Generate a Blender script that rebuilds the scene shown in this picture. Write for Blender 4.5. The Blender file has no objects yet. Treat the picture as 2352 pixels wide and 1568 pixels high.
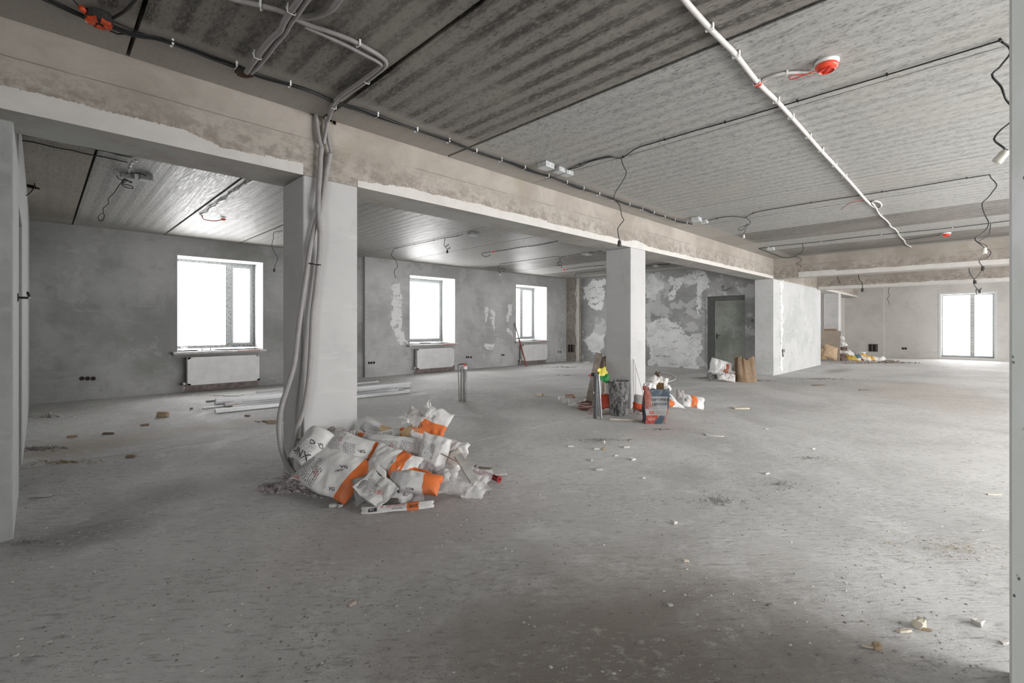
import bpy, bmesh, math, random
from mathutils import Vector, Matrix, noise, Euler
R=math.radians
C=bpy.context.scene
col=C.collection
# ------------------------------------------------ camera, sky, daylight, exposure
FPX=1090.0; HZ=749.0; HCAM=1.30
cam=bpy.data.cameras.new('camera'); co=bpy.data.objects.new('camera',cam); col.objects.link(co)
cam.sensor_width=36; cam.lens=FPX/2352*36; cam.shift_y=-(784-HZ)/2352; cam.clip_start=.02; cam.clip_end=200
co.location=(0,0,HCAM); co.rotation_euler=(R(90),0,-math.atan2(.7059,.7083)); C.camera=co
W=bpy.data.worlds.new('overcast_sky'); C.world=W; W.use_nodes=True
bg=W.node_tree.nodes['Background']; bg.inputs[0].default_value=(1,.992,.99,1); bg.inputs[1].default_value=6.5
C.view_settings.view_transform='Standard'; C.view_settings.look='None'; C.view_settings.gamma=1
C.view_settings.use_curve_mapping=False; C.view_settings.exposure=1.5
C.cycles.use_denoising=True; C.cycles.max_bounces=12; C.cycles.diffuse_bounces=8; C.cycles.glossy_bounces=3
C.cycles.transparent_max_bounces=8; C.cycles.sample_clamp_indirect=6; C.cycles.caustics_reflective=False; C.cycles.caustics_refractive=False
def portal(name,loc,rot,w,h):
    l=bpy.data.lights.new(name,'AREA'); l.shape='RECTANGLE'; l.size=w; l.size_y=h; l.cycles.is_portal=True
    o=bpy.data.objects.new(name,l); col.objects.link(o); o.location=loc; o.rotation_euler=rot
WY=11.2; WD=.68                      # window wall plane and its depth
WINS=[(1.92,3.485),(7.17,8.73),(11.30,12.87)]
for a,b in WINS: portal('daylight_portal',((a+b)/2,WY+WD+.05,1.75),(R(-90),0,0),b-a,1.95)
SY=-4.2                              # street side wall, out of the frame
SWINS=[(3.0,6.3),(7.6,9.8),(11.2,13.2),(15.2,17.4),(20.0,22.6)]
for a,b in SWINS: portal('daylight_portal',((a+b)/2,SY-.45,1.35),(R(90),0,0),b-a,2.5)
portal('daylight_portal',(-4.35,-1.5,1.9),(0,R(-90),0),1.9,1.8)
FX=25.2
portal('daylight_portal',(21.0,8.35,1.7),(R(-90),0,0),2.8,1.8)
portal('daylight_portal',(FX+.45,.575,1.33),(0,R(90),0),2.5,1.55)

# ------------------------------------------------ helpers
def nvec(v): return Vector((noise.noise(v),noise.noise(v+Vector((31.7,5.3,9.1))),noise.noise(v+Vector((-12.4,47.9,3.7)))))
def ray(px,py):
    u=(px-1176)/FPX; return Vector((.7059+.7083*u, .7083-.7059*u, -(py-HZ)/FPX))
def at(px,py,x=None,y=None,z=None,t=None):       # a point of the photo on a known plane of the room
    d=ray(px,py)
    if t is None:
        if x is not None: t=x/d.x
        elif y is not None: t=y/d.y
        else: t=(z-HCAM)/d.z
    return Vector((0,0,HCAM))+d*t
def mesh(name,verts,faces,mat=None,parent=None,smooth=False,uv=None,mats=None,fm=None):
    me=bpy.data.meshes.new(name); me.from_pydata([tuple(v) for v in verts],[],faces)
    o=bpy.data.objects.new(name,me); col.objects.link(o)
    for m in (mats or ([mat] if mat else [])): me.materials.append(m)
    if fm: me.polygons.foreach_set('material_index',fm)
    if smooth: me.polygons.foreach_set('use_smooth',[True]*len(me.polygons))
    if uv:
        l=me.uv_layers.new(name='UVMap')
        for lp in me.loops: l.data[lp.index].uv=uv[lp.vertex_index]
    me.update()
    if parent: o.parent=parent
    return o
def put(o,loc=(0,0,0),rot=(0,0,0)):
    o.location=loc; o.rotation_euler=rot; return o
def empty(name,loc=(0,0,0),rot=(0,0,0)):
    o=bpy.data.objects.new(name,None); col.objects.link(o); o.empty_display_size=.1; return put(o,loc,rot)
def tag(o,label=None,cat=None,group=None,kind=None):
    if label: o['label']=label
    if cat: o['category']=cat
    if group: o['group']=group
    if kind: o['kind']=kind
    return o
class MB:
    def __init__(s): s.v=[]; s.f=[]; s.m=[]
    def box(s,x0,x1,y0,y1,z0,z1,bev=0,mi=0,M=None):
        if bev:
            bm=bmesh.new(); bmesh.ops.create_cube(bm,size=1)
            for v in bm.verts: v.co=Vector(((x0+x1)/2+v.co.x*(x1-x0),(y0+y1)/2+v.co.y*(y1-y0),(z0+z1)/2+v.co.z*(z1-z0)))
            bmesh.ops.bevel(bm,geom=list(bm.edges),offset=bev,segments=1,affect='EDGES')
            s.bm(bm,M,mi); return s
        b=len(s.v); P=[(x,y,z) for x in (x0,x1) for y in (y0,y1) for z in (z0,z1)]
        if M: P=[tuple(M@Vector(p)) for p in P]
        s.v+=P
        for q in ((0,1,3,2),(4,6,7,5),(0,4,5,1),(2,3,7,6),(0,2,6,4),(1,5,7,3)): s.f.append(tuple(b+i for i in q)); s.m.append(mi)
        return s
    def bm(s,bm,M=None,mi=0):
        b=len(s.v); bm.verts.index_update()
        for v in bm.verts: s.v.append(tuple(M@v.co) if M else tuple(v.co))
        for f in bm.faces: s.f.append(tuple(b+v.index for v in f.verts)); s.m.append(mi)
        bm.free(); return s
    def tube(s,pts,r,n=8,cap=True,rf=None,mi=0):
        pts=[Vector(p) for p in pts]; b=len(s.v); N=len(pts)
        T=(pts[1]-pts[0]).normalized(); up=Vector((0,0,1)) if abs(T.z)<.9 else Vector((1,0,0))
        A=T.cross(up).normalized()
        for i,p in enumerate(pts):
            T=(pts[min(i+1,N-1)]-pts[max(i-1,0)]).normalized()
            A=(A-T*A.dot(T)); A=A.normalized() if A.length>1e-6 else T.orthogonal().normalized()
            B=T.cross(A); rr=rf(i) if rf else r
            for k in range(n):
                a=2*math.pi*k/n; s.v.append(tuple(p+(A*math.cos(a)+B*math.sin(a))*rr))
        for i in range(N-1):
            for k in range(n):
                s.f.append((b+i*n+k,b+i*n+(k+1)%n,b+(i+1)*n+(k+1)%n,b+(i+1)*n+k)); s.m.append(mi)
        if cap: s.f.append(tuple(b+k for k in range(n-1,-1,-1))); s.m.append(mi); s.f.append(tuple(b+(N-1)*n+k for k in range(n))); s.m.append(mi)
        return s
    def lathe(s,prof,n=24,M=None,mi=0,cap=True):
        b=len(s.v)
        for r,z in prof:
            for k in range(n):
                a=2*math.pi*k/n; p=Vector((r*math.cos(a),r*math.sin(a),z)); s.v.append(tuple(M@p) if M else tuple(p))
        for i in range(len(prof)-1):
            for k in range(n): s.f.append((b+i*n+k,b+i*n+(k+1)%n,b+(i+1)*n+(k+1)%n,b+(i+1)*n+k)); s.m.append(mi)
        if cap: s.f.append(tuple(b+k for k in range(n-1,-1,-1))); s.m.append(mi); s.f.append(tuple(b+(len(prof)-1)*n+k for k in range(n))); s.m.append(mi)
        return s
    def prism(s,poly,h0,h1,M=None,mi=0):            # polygon in xy, extruded along z
        b=len(s.v); n=len(poly)
        for z in (h0,h1):
            for x,y in poly: p=Vector((x,y,z)); s.v.append(tuple(M@p) if M else tuple(p))
        s.f.append(tuple(b+i for i in range(n-1,-1,-1))); s.m.append(mi); s.f.append(tuple(b+n+i for i in range(n))); s.m.append(mi)
        for i in range(n): s.f.append((b+i,b+(i+1)%n,b+n+(i+1)%n,b+n+i)); s.m.append(mi)
        return s
    def build(s,name,mat,parent=None,smooth=False):
        ms=mat if isinstance(mat,list) else [mat]
        o=mesh(name,s.v,s.f,parent=parent,smooth=smooth,mats=ms,fm=s.m if len(ms)>1 else None)
        return o
def spline(P,k=8):
    P=[Vector(p) for p in P]; out=[]
    Q=[P[0]*2-P[1]]+P+[P[-1]*2-P[-2]]
    for i in range(1,len(Q)-2):
        a,b,c,d=Q[i-1],Q[i],Q[i+1],Q[i+2]
        for j in range(k):
            t=j/k; out.append(.5*((2*b)+(c-a)*t+(2*a-5*b+4*c-d)*t*t+(3*b-a-3*c+d)*t**3))
    out.append(P[-1]); return out
def resample(P,step):
    L=[0]
    for a,b in zip(P,P[1:]): L.append(L[-1]+(b-a).length)
    n=max(2,int(L[-1]/step)); out=[]; j=0
    for i in range(n+1):
        d=L[-1]*i/n
        while j<len(P)-2 and L[j+1]<d: j+=1
        seg=L[j+1]-L[j]; out.append(P[j].lerp(P[j+1],(d-L[j])/seg if seg>1e-9 else 0))
    return out
# ------------------------------------------------ materials
def NT(name):
    m=bpy.data.materials.new(name); m.use_nodes=True; nt=m.node_tree
    return m,nt,nt.nodes['Principled BSDF']
def nd(nt,t,**k):
    n=nt.nodes.new(t)
    for a,b in k.items():
        if a in n.inputs.keys() and not hasattr(n,a): n.inputs[a].default_value=b
        else: setattr(n,a,b)
    return n
def val(nt,sock,v):
    if hasattr(v,'is_output') or isinstance(v,bpy.types.NodeSocket): nt.links.new(v,sock)
    else: sock.default_value=v
def math_(nt,op,a,b=0,c=None):
    n=nt.nodes.new('ShaderNodeMath'); n.operation=op; val(nt,n.inputs[0],a); val(nt,n.inputs[1],b)
    if c is not None: val(nt,n.inputs[2],c)
    return n.outputs[0]
def mixc(nt,f,a,b,bt='MIX'):
    n=nt.nodes.new('ShaderNodeMix'); n.data_type='RGBA'; n.blend_type=bt
    val(nt,n.inputs[0],f); 
    for s,v in ((n.inputs[6],a),(n.inputs[7],b)):
        if isinstance(v,tuple): s.default_value=(v+(1,))[:4]
        else: nt.links.new(v,s)
    return n.outputs[2]
def noi(nt,vec,scale,detail=4,rough=.55,dist=0):
    n=nt.nodes.new('ShaderNodeTexNoise'); n.inputs['Scale'].default_value=scale; n.inputs['Detail'].default_value=detail
    n.inputs['Roughness'].default_value=rough; n.inputs['Distortion'].default_value=dist
    nt.links.new(vec,n.inputs['Vector']); return n.outputs['Fac']
def ramp(nt,f,a,b,lo=0.,hi=1.,smooth=True):
    n=nt.nodes.new('ShaderNodeMapRange'); n.interpolation_type='SMOOTHSTEP' if smooth else 'LINEAR'
    val(nt,n.inputs[0],f); n.inputs[1].default_value=a; n.inputs[2].default_value=b; n.inputs[3].default_value=lo; n.inputs[4].default_value=hi
    return n.outputs[0]
def scl(nt,vec,s,loc=(0,0,0)):
    n=nt.nodes.new('ShaderNodeMapping'); n.inputs['Scale'].default_value=s; n.inputs['Location'].default_value=loc
    nt.links.new(vec,n.inputs['Vector']); return n.outputs[0]
def pos(nt): return nt.nodes.new('ShaderNodeNewGeometry').outputs['Position']
def objc(nt): return nt.nodes.new('ShaderNodeTexCoord').outputs['Object']
def xyz(nt,v):
    n=nt.nodes.new('ShaderNodeSeparateXYZ'); nt.links.new(v,n.inputs[0]); return n.outputs
def bump(nt,bs,h,strength=.3,dist=.01):
    n=nt.nodes.new('ShaderNodeBump'); n.inputs['Strength'].default_value=strength; n.inputs['Distance'].default_value=dist
    nt.links.new(h,n.inputs['Height']); nt.links.new(n.outputs[0],bs.inputs['Normal'])
def setc(nt,bs,c,rough=.8,spec=.3):
    if isinstance(c,tuple): bs.inputs['Base Color'].default_value=(c+(1,))[:4]
    else: nt.links.new(c,bs.inputs['Base Color'])
    val(nt,bs.inputs['Roughness'],rough); bs.inputs['Specular IOR Level'].default_value=spec
MATS={}
def plain(name,c,rough=.6,metal=0,spec=.4,var=.12,sc=14,bmp=.1):
    if name in MATS: return MATS[name]
    m,nt,bs=NT(name); p=objc(nt); f=noi(nt,p,sc,5,.6)
    cc=mixc(nt,ramp(nt,f,.3,.7),tuple(x*(1-var) for x in c),tuple(min(1,x*(1+var)) for x in c))
    setc(nt,bs,cc,rough,spec); bs.inputs['Metallic'].default_value=metal
    if bmp: bump(nt,bs,noi(nt,p,sc*4,3),bmp,.003)
    MATS[name]=m; return m

def m_floor():
    m,nt,bs=NT('dusty_screed'); p=pos(nt); q=xyz(nt,p)
    big=noi(nt,p,.55,5,.6,.6); mid=noi(nt,p,3.2,6,.65,.4); fine=noi(nt,p,60,4,.7)
    rot=nt.nodes.new('ShaderNodeMapping'); rot.inputs['Rotation'].default_value=(0,0,R(42)); nt.links.new(p,rot.inputs['Vector'])
    st=noi(nt,scl(nt,rot.outputs[0],(5,26,5)),1.6,6,.72,.25)
    c=mixc(nt,ramp(nt,big,.35,.65),(.50,.495,.485),(.66,.655,.645))
    c=mixc(nt,ramp(nt,mid,.5,.72,0,.45),c,(.76,.755,.745))
    c=mixc(nt,ramp(nt,st,.55,.65,0,.6),c,(.22,.21,.20))
    c=mixc(nt,ramp(nt,st,.44,.30,0,.35),c,(.80,.795,.78))
    # warm brown dust, darkened near the camera to paint in shade, in front of the doorway and along the walls, rose dust round the column
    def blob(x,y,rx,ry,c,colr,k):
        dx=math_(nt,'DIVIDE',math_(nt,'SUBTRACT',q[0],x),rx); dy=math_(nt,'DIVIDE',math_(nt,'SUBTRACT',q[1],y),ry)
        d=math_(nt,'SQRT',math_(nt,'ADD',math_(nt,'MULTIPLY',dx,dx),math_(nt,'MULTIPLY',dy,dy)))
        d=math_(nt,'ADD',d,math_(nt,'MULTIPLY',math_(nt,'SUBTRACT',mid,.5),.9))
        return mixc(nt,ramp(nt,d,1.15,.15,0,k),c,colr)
    c=blob(1.4,.9,1.7,1.1,c,(.27,.235,.205),.9)  # brown dust, its colour deepened to darken the foreground shadow
    c=blob(12.5,1.0,3.0,1.4,c,(.50,.42,.35),.5)
    c=blob(16.5,3.1,1.6,.35,c,(.24,.22,.20),.6)
    c=blob(10.5,.2,1.8,.7,c,(.42,.36,.30),.4)
    c=blob(.3,6.9,.8,.5,c,(.36,.29,.23),.7)
    c=blob(1.4,7.1,1.6,.35,c,(.50,.42,.35),.45)
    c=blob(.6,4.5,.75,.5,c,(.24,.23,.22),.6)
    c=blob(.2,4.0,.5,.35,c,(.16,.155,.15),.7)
    c=blob(1.8,2.7,1.3,.7,c,(.47,.42,.415),.6)
    c=blob(5.6,2.9,.9,.35,c,(.55,.47,.46),.55)
    c=blob(4.0,1.9,.5,.35,c,(.30,.30,.30),.45)
    v=nt.nodes.new('ShaderNodeTexVoronoi'); v.inputs['Scale'].default_value=26; nt.links.new(p,v.inputs['Vector'])
    sp=math_(nt,'MULTIPLY',ramp(nt,v.outputs['Distance'],.16,.06),ramp(nt,noi(nt,p,5,3),.50,.62))
    c=mixc(nt,math_(nt,'MULTIPLY',sp,.55),c,(.16,.155,.15))
    v3=nt.nodes.new('ShaderNodeTexVoronoi'); v3.inputs['Scale'].default_value=70; nt.links.new(p,v3.inputs['Vector'])
    sp3=math_(nt,'MULTIPLY',ramp(nt,v3.outputs['Distance'],.22,.08),ramp(nt,noi(nt,p,3.1,5,.7),.46,.60))
    c=mixc(nt,math_(nt,'MULTIPLY',sp3,.6),c,(.17,.165,.16))
    mt=noi(nt,scl(nt,rot.outputs[0],(1,1.7,1)),16,9,.8,.3)
    mk=ramp(nt,noi(nt,p,1.5,6,.7,.3),.44,.56,.12,.60); c=mixc(nt,math_(nt,'MULTIPLY',mk,ramp(nt,mt,.52,.62)),c,(.27,.262,.255)); c=mixc(nt,math_(nt,'MULTIPLY',ramp(nt,noi(nt,p,2.1,5,.7,.3),.45,.56,.05,.45),ramp(nt,mt,.475,.38)),c,(.78,.775,.765))
    v2=nt.nodes.new('ShaderNodeTexVoronoi'); v2.inputs['Scale'].default_value=9; nt.links.new(scl(nt,rot.outputs[0],(1,2.6,1)),v2.inputs['Vector'])
    sp2=math_(nt,'MULTIPLY',ramp(nt,v2.outputs['Distance'],.11,.05),ramp(nt,noi(nt,p,2.4,3),.45,.6))
    c=mixc(nt,math_(nt,'MULTIPLY',sp2,.7),c,(.12,.115,.11))
    setc(nt,bs,c,ramp(nt,mid,.3,.7,.62,.85),.25)
    h=math_(nt,'ADD',math_(nt,'ADD',math_(nt,'MULTIPLY',fine,.25),math_(nt,'ADD',math_(nt,'MULTIPLY',mt,-.55),math_(nt,'MULTIPLY',sp3,.35))),math_(nt,'ADD',math_(nt,'MULTIPLY',st,-.7),math_(nt,'ADD',math_(nt,'MULTIPLY',mid,.8),math_(nt,'MULTIPLY',sp2,.6))))
    bump(nt,bs,h,.75,.02); return m
def m_slab(name,base,dark,streak=.8,off=0):
    m,nt,bs=NT(name); p=pos(nt); q=xyz(nt,p)
    # ribs run with the slab, 8 to a slab
    wob=noi(nt,scl(nt,p,(1.2,.25,1),(off,0,0)),2,3)
    x=math_(nt,'ADD',math_(nt,'MULTIPLY',math_(nt,'SUBTRACT',q[0],.41),2*math.pi*8/1.3),math_(nt,'MULTIPLY',wob,1.6))
    rib=ramp(nt,math_(nt,'SINE',x),-.5,.8)
    inner=ramp(nt,noi(nt,scl(nt,p,(1.3,.35,1),(off*3,0,0)),1.3,3),.30,.52)
    fine=noi(nt,scl(nt,p,(30,11,20)),1.9,8,.78,.15); fl=noi(nt,scl(nt,p,(60,3.5,10)),1.2,5,.65)
    # smooth unribbed ends of the slab next to the beams
    e1=ramp(nt,q[1],3.40,3.55); e2=ramp(nt,q[1],4.95,4.7); e3=ramp(nt,q[1],10.5,11.0); a=math_(nt,'MULTIPLY',e1,e2); a=math_(nt,'MAXIMUM',a,e3)
    k=math_(nt,'MULTIPLY',math_(nt,'SUBTRACT',1,a),math_(nt,'MULTIPLY',math_(nt,'MULTIPLY',rib,inner),streak))
    k=math_(nt,'MULTIPLY',k,ramp(nt,fine,.30,.62,.15,1))
    c=mixc(nt,ramp(nt,fl,.35,.7,0,.55),base,tuple(min(1,b*1.28) for b in base))
    c=mixc(nt,k,c,dark)
    c=mixc(nt,ramp(nt,fine,.53,.60,0,.75),c,tuple(b*.30 for b in base))
    c=mixc(nt,ramp(nt,fine,.47,.39,0,.35),c,tuple(min(1,b*1.5) for b in base))
    c=mixc(nt,math_(nt,'MULTIPLY',a,.7),c,(.40,.375,.34))
    wh=ramp(nt,noi(nt,p,85,2,.5),.70,.76); near=math_(nt,'MULTIPLY',ramp(nt,q[1],2.3,3.3),ramp(nt,q[1],3.6,3.4))
    c=mixc(nt,math_(nt,'MULTIPLY',wh,ramp(nt,near,0,1,.15,.9)),c,(.6,.58,.55))
    c=mixc(nt,ramp(nt,noi(nt,p,.9,4,.6),.5,.75,0,.4),c,(.36,.33,.29))
    setc(nt,bs,c,ramp(nt,fl,.3,.7,.42,.62),.4)
    h=math_(nt,'ADD',math_(nt,'MULTIPLY',fine,.5),math_(nt,'MULTIPLY',rib,.35)); bump(nt,bs,h,.30,.012); return m
def m_plaster(name,c1,c2,light=None,lk=.5,sc=.9,blot=None,bs_=.25,hs=(1,1,1),off=0):
    m,nt,bs=NT(name); p=pos(nt)
    v=scl(nt,p,hs,(off,off,off)); big=noi(nt,v,sc,6,.64,.25); mid=noi(nt,v,sc*5,7,.68,.2); st=noi(nt,scl(nt,p,(hs[0]*1.5,hs[1]*1.5,hs[2]*9)),1.3,5,.6,.4)
    c=mixc(nt,ramp(nt,big,.34,.66),c1,c2)
    c=mixc(nt,ramp(nt,mid,.50,.75,0,.4),c,tuple(x*.72 for x in c1))
    c=mixc(nt,ramp(nt,st,.56,.72,0,.35),c,tuple(min(1,x*1.2) for x in c2))
    if light: c=mixc(nt,math_(nt,'MULTIPLY',ramp(nt,noi(nt,scl(nt,p,hs,(off+7,3,off)),sc*.8,10,.68,.3),.52,.55),lk),c,light)
    if blot: c=mixc(nt,ramp(nt,noi(nt,p,sc*1.7,4,.6,.3),.55,.72,0,.6),c,blot)
    setc(nt,bs,c,.82,.25); bump(nt,bs,math_(nt,'ADD',mid,math_(nt,'MULTIPLY',noi(nt,p,45,4),.3)),bs_,.012); return m
def m_beam():
    m,nt,bs=NT('board_marked_concrete'); p=pos(nt); q=xyz(nt,p)
    big=noi(nt,p,1.1,6,.65,.5); mid=noi(nt,scl(nt,p,(4,4,5)),2.0,9,.78,.1); fine=noi(nt,p,55,5,.75)
    c=mixc(nt,ramp(nt,big,.35,.65),(.31,.275,.24),(.41,.375,.335))
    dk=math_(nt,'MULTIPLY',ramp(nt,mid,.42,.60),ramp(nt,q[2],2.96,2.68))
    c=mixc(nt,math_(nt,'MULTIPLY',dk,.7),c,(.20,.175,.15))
    c=mixc(nt,ramp(nt,noi(nt,p,2.3,4,.5),.58,.74,0,.45),c,(.28,.26,.18))
    c=mixc(nt,ramp(nt,fine,.62,.74,0,.55),c,(.13,.115,.10))
    for z0 in (2.865,):
        d=math_(nt,'ABSOLUTE',math_(nt,'SUBTRACT',math_(nt,'ADD',q[2],math_(nt,'MULTIPLY',big,.02)),z0))
        c=mixc(nt,math_(nt,'MULTIPLY',ramp(nt,d,.006,.001),ramp(nt,noi(nt,p,1.2,2),.42,.55,.1,.7)),c,(.15,.13,.11))
    setc(nt,bs,c,.85,.2); bump(nt,bs,math_(nt,'ADD',mid,math_(nt,'MULTIPLY',fine,.5)),.4,.012); return m
def m_glass():
    m=bpy.data.materials.new('window_glass'); m.use_nodes=True; nt=m.node_tree; nt.nodes.clear()
    o=nt.nodes.new('ShaderNodeOutputMaterial'); t=nt.nodes.new('ShaderNodeBsdfTransparent'); g=nt.nodes.new('ShaderNodeBsdfGlossy')
    g.inputs['Roughness'].default_value=.03; mx=nt.nodes.new('ShaderNodeMixShader'); mx.inputs[0].default_value=.06
    t.inputs[0].default_value=(.97,.97,.972,1)
    nt.links.new(t.outputs[0],mx.inputs[1]); nt.links.new(g.outputs[0],mx.inputs[2]); nt.links.new(mx.outputs[0],o.inputs[0]); return m
M={}
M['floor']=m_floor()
M['slab']=[m_slab('ribbed_slab_warm',(.205,.19,.172),(.032,.029,.026),1.0,1.0),m_slab('ribbed_slab_grey',(.345,.342,.325),(.085,.085,.08),.34,5.0),m_slab('ribbed_slab_pale',(.36,.355,.335),(.12,.12,.11),.5,9.0)]
M['slab'].append(m_slab('smooth_brown_slab',(.27,.245,.21),(.16,.14,.12),.15,13.0))
M['beam']=m_beam()
M['soffit']=m_plaster('smeared_soffit',(.33,.31,.285),(.43,.41,.38),(.42,.44,.42),.6,1.6,None,.3)
M['jointgap']=plain('dark_joint',(.10,.09,.08),.9)
M['white']=m_plaster('painted_plaster',(.44,.435,.43),(.49,.485,.48),None,0,.5,None,.06)
M['bright']=plain('bright_fresh_filler',(.74,.74,.73),.85,var=.04)
M['edge']=plain('white_filler',(.56,.54,.515),.8,var=.05,sc=6,bmp=.25)
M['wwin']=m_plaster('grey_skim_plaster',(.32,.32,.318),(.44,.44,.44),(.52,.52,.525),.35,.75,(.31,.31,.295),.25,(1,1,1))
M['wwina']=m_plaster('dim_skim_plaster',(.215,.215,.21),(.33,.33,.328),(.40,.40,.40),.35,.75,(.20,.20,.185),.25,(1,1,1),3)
M['wdoor']=m_plaster('patched_plaster',(.26,.26,.26),(.36,.36,.36),(.60,.61,.61),.6,1.0,None,.3,(1,1,1.3),4)
M['wcore']=m_plaster('pale_plaster',(.42,.43,.42),(.50,.505,.50),(.56,.56,.56),.5,.8,None,.2,(1,1,1),2)
M['wfar']=m_plaster('warm_pale_plaster',(.44,.42,.395),(.50,.485,.46),None,.3,.6,(.38,.365,.345),.15)
M['wdark']=m_plaster('grey_wall_plaster',(.27,.275,.27),(.38,.385,.38),None,.3,1.1,(.24,.24,.23),.25)
M['reveal']=plain('fresh_reveal_plaster',(.50,.51,.505),.85,var=.04,bmp=.15)
M['upvc']=plain('white_upvc',(.78,.79,.78),.35,var=.04,bmp=0)
M['glass']=m_glass()
# ================================================= THE SETTING
S='structure'
XL,XR=-4.0,FX+.5; CZ=3.064; BZ=2.547; BY0,BY1=3.98,4.44
fl=MB().box(XL,XR,SY-.3,12.2,-.3,-.03).build('floor',M['jointgap']); tag(fl,kind=S)
g=.004
xs=[XL,6.65,13.9,21.4,XR]; ys=[SY-.3,4.1,6.2,12.2]
for i in range(4):
    for j in range(3):
        gx=.006 if j else .003
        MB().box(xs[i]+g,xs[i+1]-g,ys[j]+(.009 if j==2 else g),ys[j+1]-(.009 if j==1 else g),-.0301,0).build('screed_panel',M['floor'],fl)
ce=MB().box(XL,XR,SY-.3,12.2,CZ+.22,CZ+.3).build('ceiling',M['jointgap']); tag(ce,kind=S)
random.seed(4)
# precast ceiling slabs, one object each, the two halves of every bay resting on the beam
sx=-4.79
i=0
while sx<XR:
    x0,x1=sx,sx+1.3; i+=1
    ga=.016 if abs(x0-1.71)<.05 or abs(x0-3.01)<.05 else (.011 if abs(x0-.41)<.05 else .0055)
    gb=.016 if abs(x1-1.71)<.05 or abs(x1-3.01)<.05 else (.011 if abs(x1-.41)<.05 else .0055)
    mi=0 if x1<3.2 else (1 if x1<9.0 else (1 if i%2 else 0))
    for (y0,y1,k) in ((SY-.2,4.2,0),(4.21,12.1,1)):
        dz=random.uniform(0,.004)
        mat=M['slab'][mi if not k else (3 if x1<.5 else (2 if x1<3.2 else mi))]
        MB().box(x0+ga,x1-gb,y0,y1,CZ+dz,CZ+.2).build('ceiling_slab',mat,ce)
    sx+=1.3
# beams
def beam_box(name,x0,x1,y0,y1,z0,z1):
    b=MB().box(x0,x1,y0,y1,z0,z1); o=b.build(name,[M['beam'],M['soffit']])
    for p in o.data.polygons:
        if p.normal.z<-.5: p.material_index=1
    return tag(o,kind=S)
def jag(n,h,amp,seed,step):
    out=[]; 
    for i in range(n):
        s=i*step; out.append(h(s)+amp*(noise.noise(Vector((s*3.1,seed,0)))*1.0+noise.noise(Vector((s*13,seed,5)))*.55+noise.noise(Vector((s*60,seed,9)))*.6+noise.noise(Vector((s*150,seed,2)))*.5))
    return out
def edging(parent,a,b,hf,amp,seed,axis='x',face=0,z0=BZ,step=.006,th=.005,sgn=-1):
    n=int((b-a)/step)+1; hs=jag(n,lambda s:hf(a+s),amp,seed,step); V=[];F=[]
    for i,h in enumerate(hs):
        s=a+i*step; h=max(.006,h)
        for (off,zz) in ((0,z0-.003),(sgn*th,z0-.003),(sgn*th,z0+h-.002),(0,z0+h)):
            V.append((s,face+off,zz) if axis=='x' else (face+off,s,zz))
    for i in range(n-1):
        for k in range(3):
            q=(i*4+k,i*4+k+1,(i+1)*4+k+1,(i+1)*4+k); F.append(q if (sgn<0)==(axis=='x') else q[::-1])
    mesh('plaster_edging',V,F,M['edge'],parent)
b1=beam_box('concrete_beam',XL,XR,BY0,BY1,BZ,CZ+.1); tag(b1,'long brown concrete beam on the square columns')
edging(b1,XL,1.541,lambda x:.13 if x<.7 else (.13-.055*min(1,(x-.7)/.25) if x<1.25 else .085+.02*(x-1.25)),.016,1,face=BY0)
edging(b1,2.016,6.611,lambda x:.055+.045*min(1,(x-2.0)/.6) if x<4.6 else .085,.018,2,face=BY0)
edging(b1,6.47,7.10,lambda x:.13-abs(x-6.8)*.15,.03,7,face=BY0,th=.007)
edging(b1,7.068,13.66,lambda x:.075,.02,3,face=BY0,step=.02)
edging(b1,18.65,25.1,lambda x:.07,.01,3,face=BY0,step=.03)
b2=beam_box('concrete_beam',13.66,14.08,SY-.2,BY0-.001,BZ,CZ+.1); tag(b2,'nearer of the two cross beams beyond the long beam')
edging(b2,SY,3.4,lambda y:.10 if y<2.6 else .13,.012,4,axis='y',face=13.66,step=.02)
b3=beam_box('concrete_beam',18.18,18.56,SY-.2,BY0-.002,2.50,CZ+.1); tag(b3,'farther of the two cross beams beyond the long beam')
edging(b3,SY,BY0,lambda y:.10,.016,5,axis='y',face=18.18,z0=2.50,step=.03)
# columns
def column(x0,x1,lab,top=BZ):
    o=MB().box(x0,x1,BY0-.001,BY0+.46,0,top,bev=.008).build('square_column',M['white']); return tag(o,lab,kind=S)
c1=column(1.541,2.016,'nearest white square column, conduits tied to it')
c2=column(6.611,7.068,'second white square column, bucket at its foot')
c3=column(13.66,14.16,'white column at the corner of the core wall'); c3.data.materials[0]=M['wcore']
c4=column(21.33,21.75,'farthest white column behind the leaning board')
# window wall with three openings
def wall_x(name,segs,y0,y1,mat,holes,z1=CZ,z0=0):
    b=MB()
    for (a,bb) in segs:
        x=a
        for (h0,h1,hz0,hz1) in holes:
            if h0>=a and h1<=bb:
                b.box(x,h0,y0,y1,z0,z1); b.box(h0,h1,y0,y1,z0,hz0); b.box(h0,h1,y0,y1,hz1,z1); x=h1
        b.box(x,bb,y0,y1,z0,z1)
    return b.build(name,mat)
WZ0,WZ1=.80,2.70
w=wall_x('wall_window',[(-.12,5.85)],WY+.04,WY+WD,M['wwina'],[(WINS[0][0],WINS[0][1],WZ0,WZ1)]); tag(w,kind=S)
w=wall_x('wall_window',[(5.85,14.6)],WY-.05,WY+WD,M['wwin'],[(a,b,WZ0,WZ1) for a,b in WINS[1:]]); tag(w,kind=S)
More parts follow.
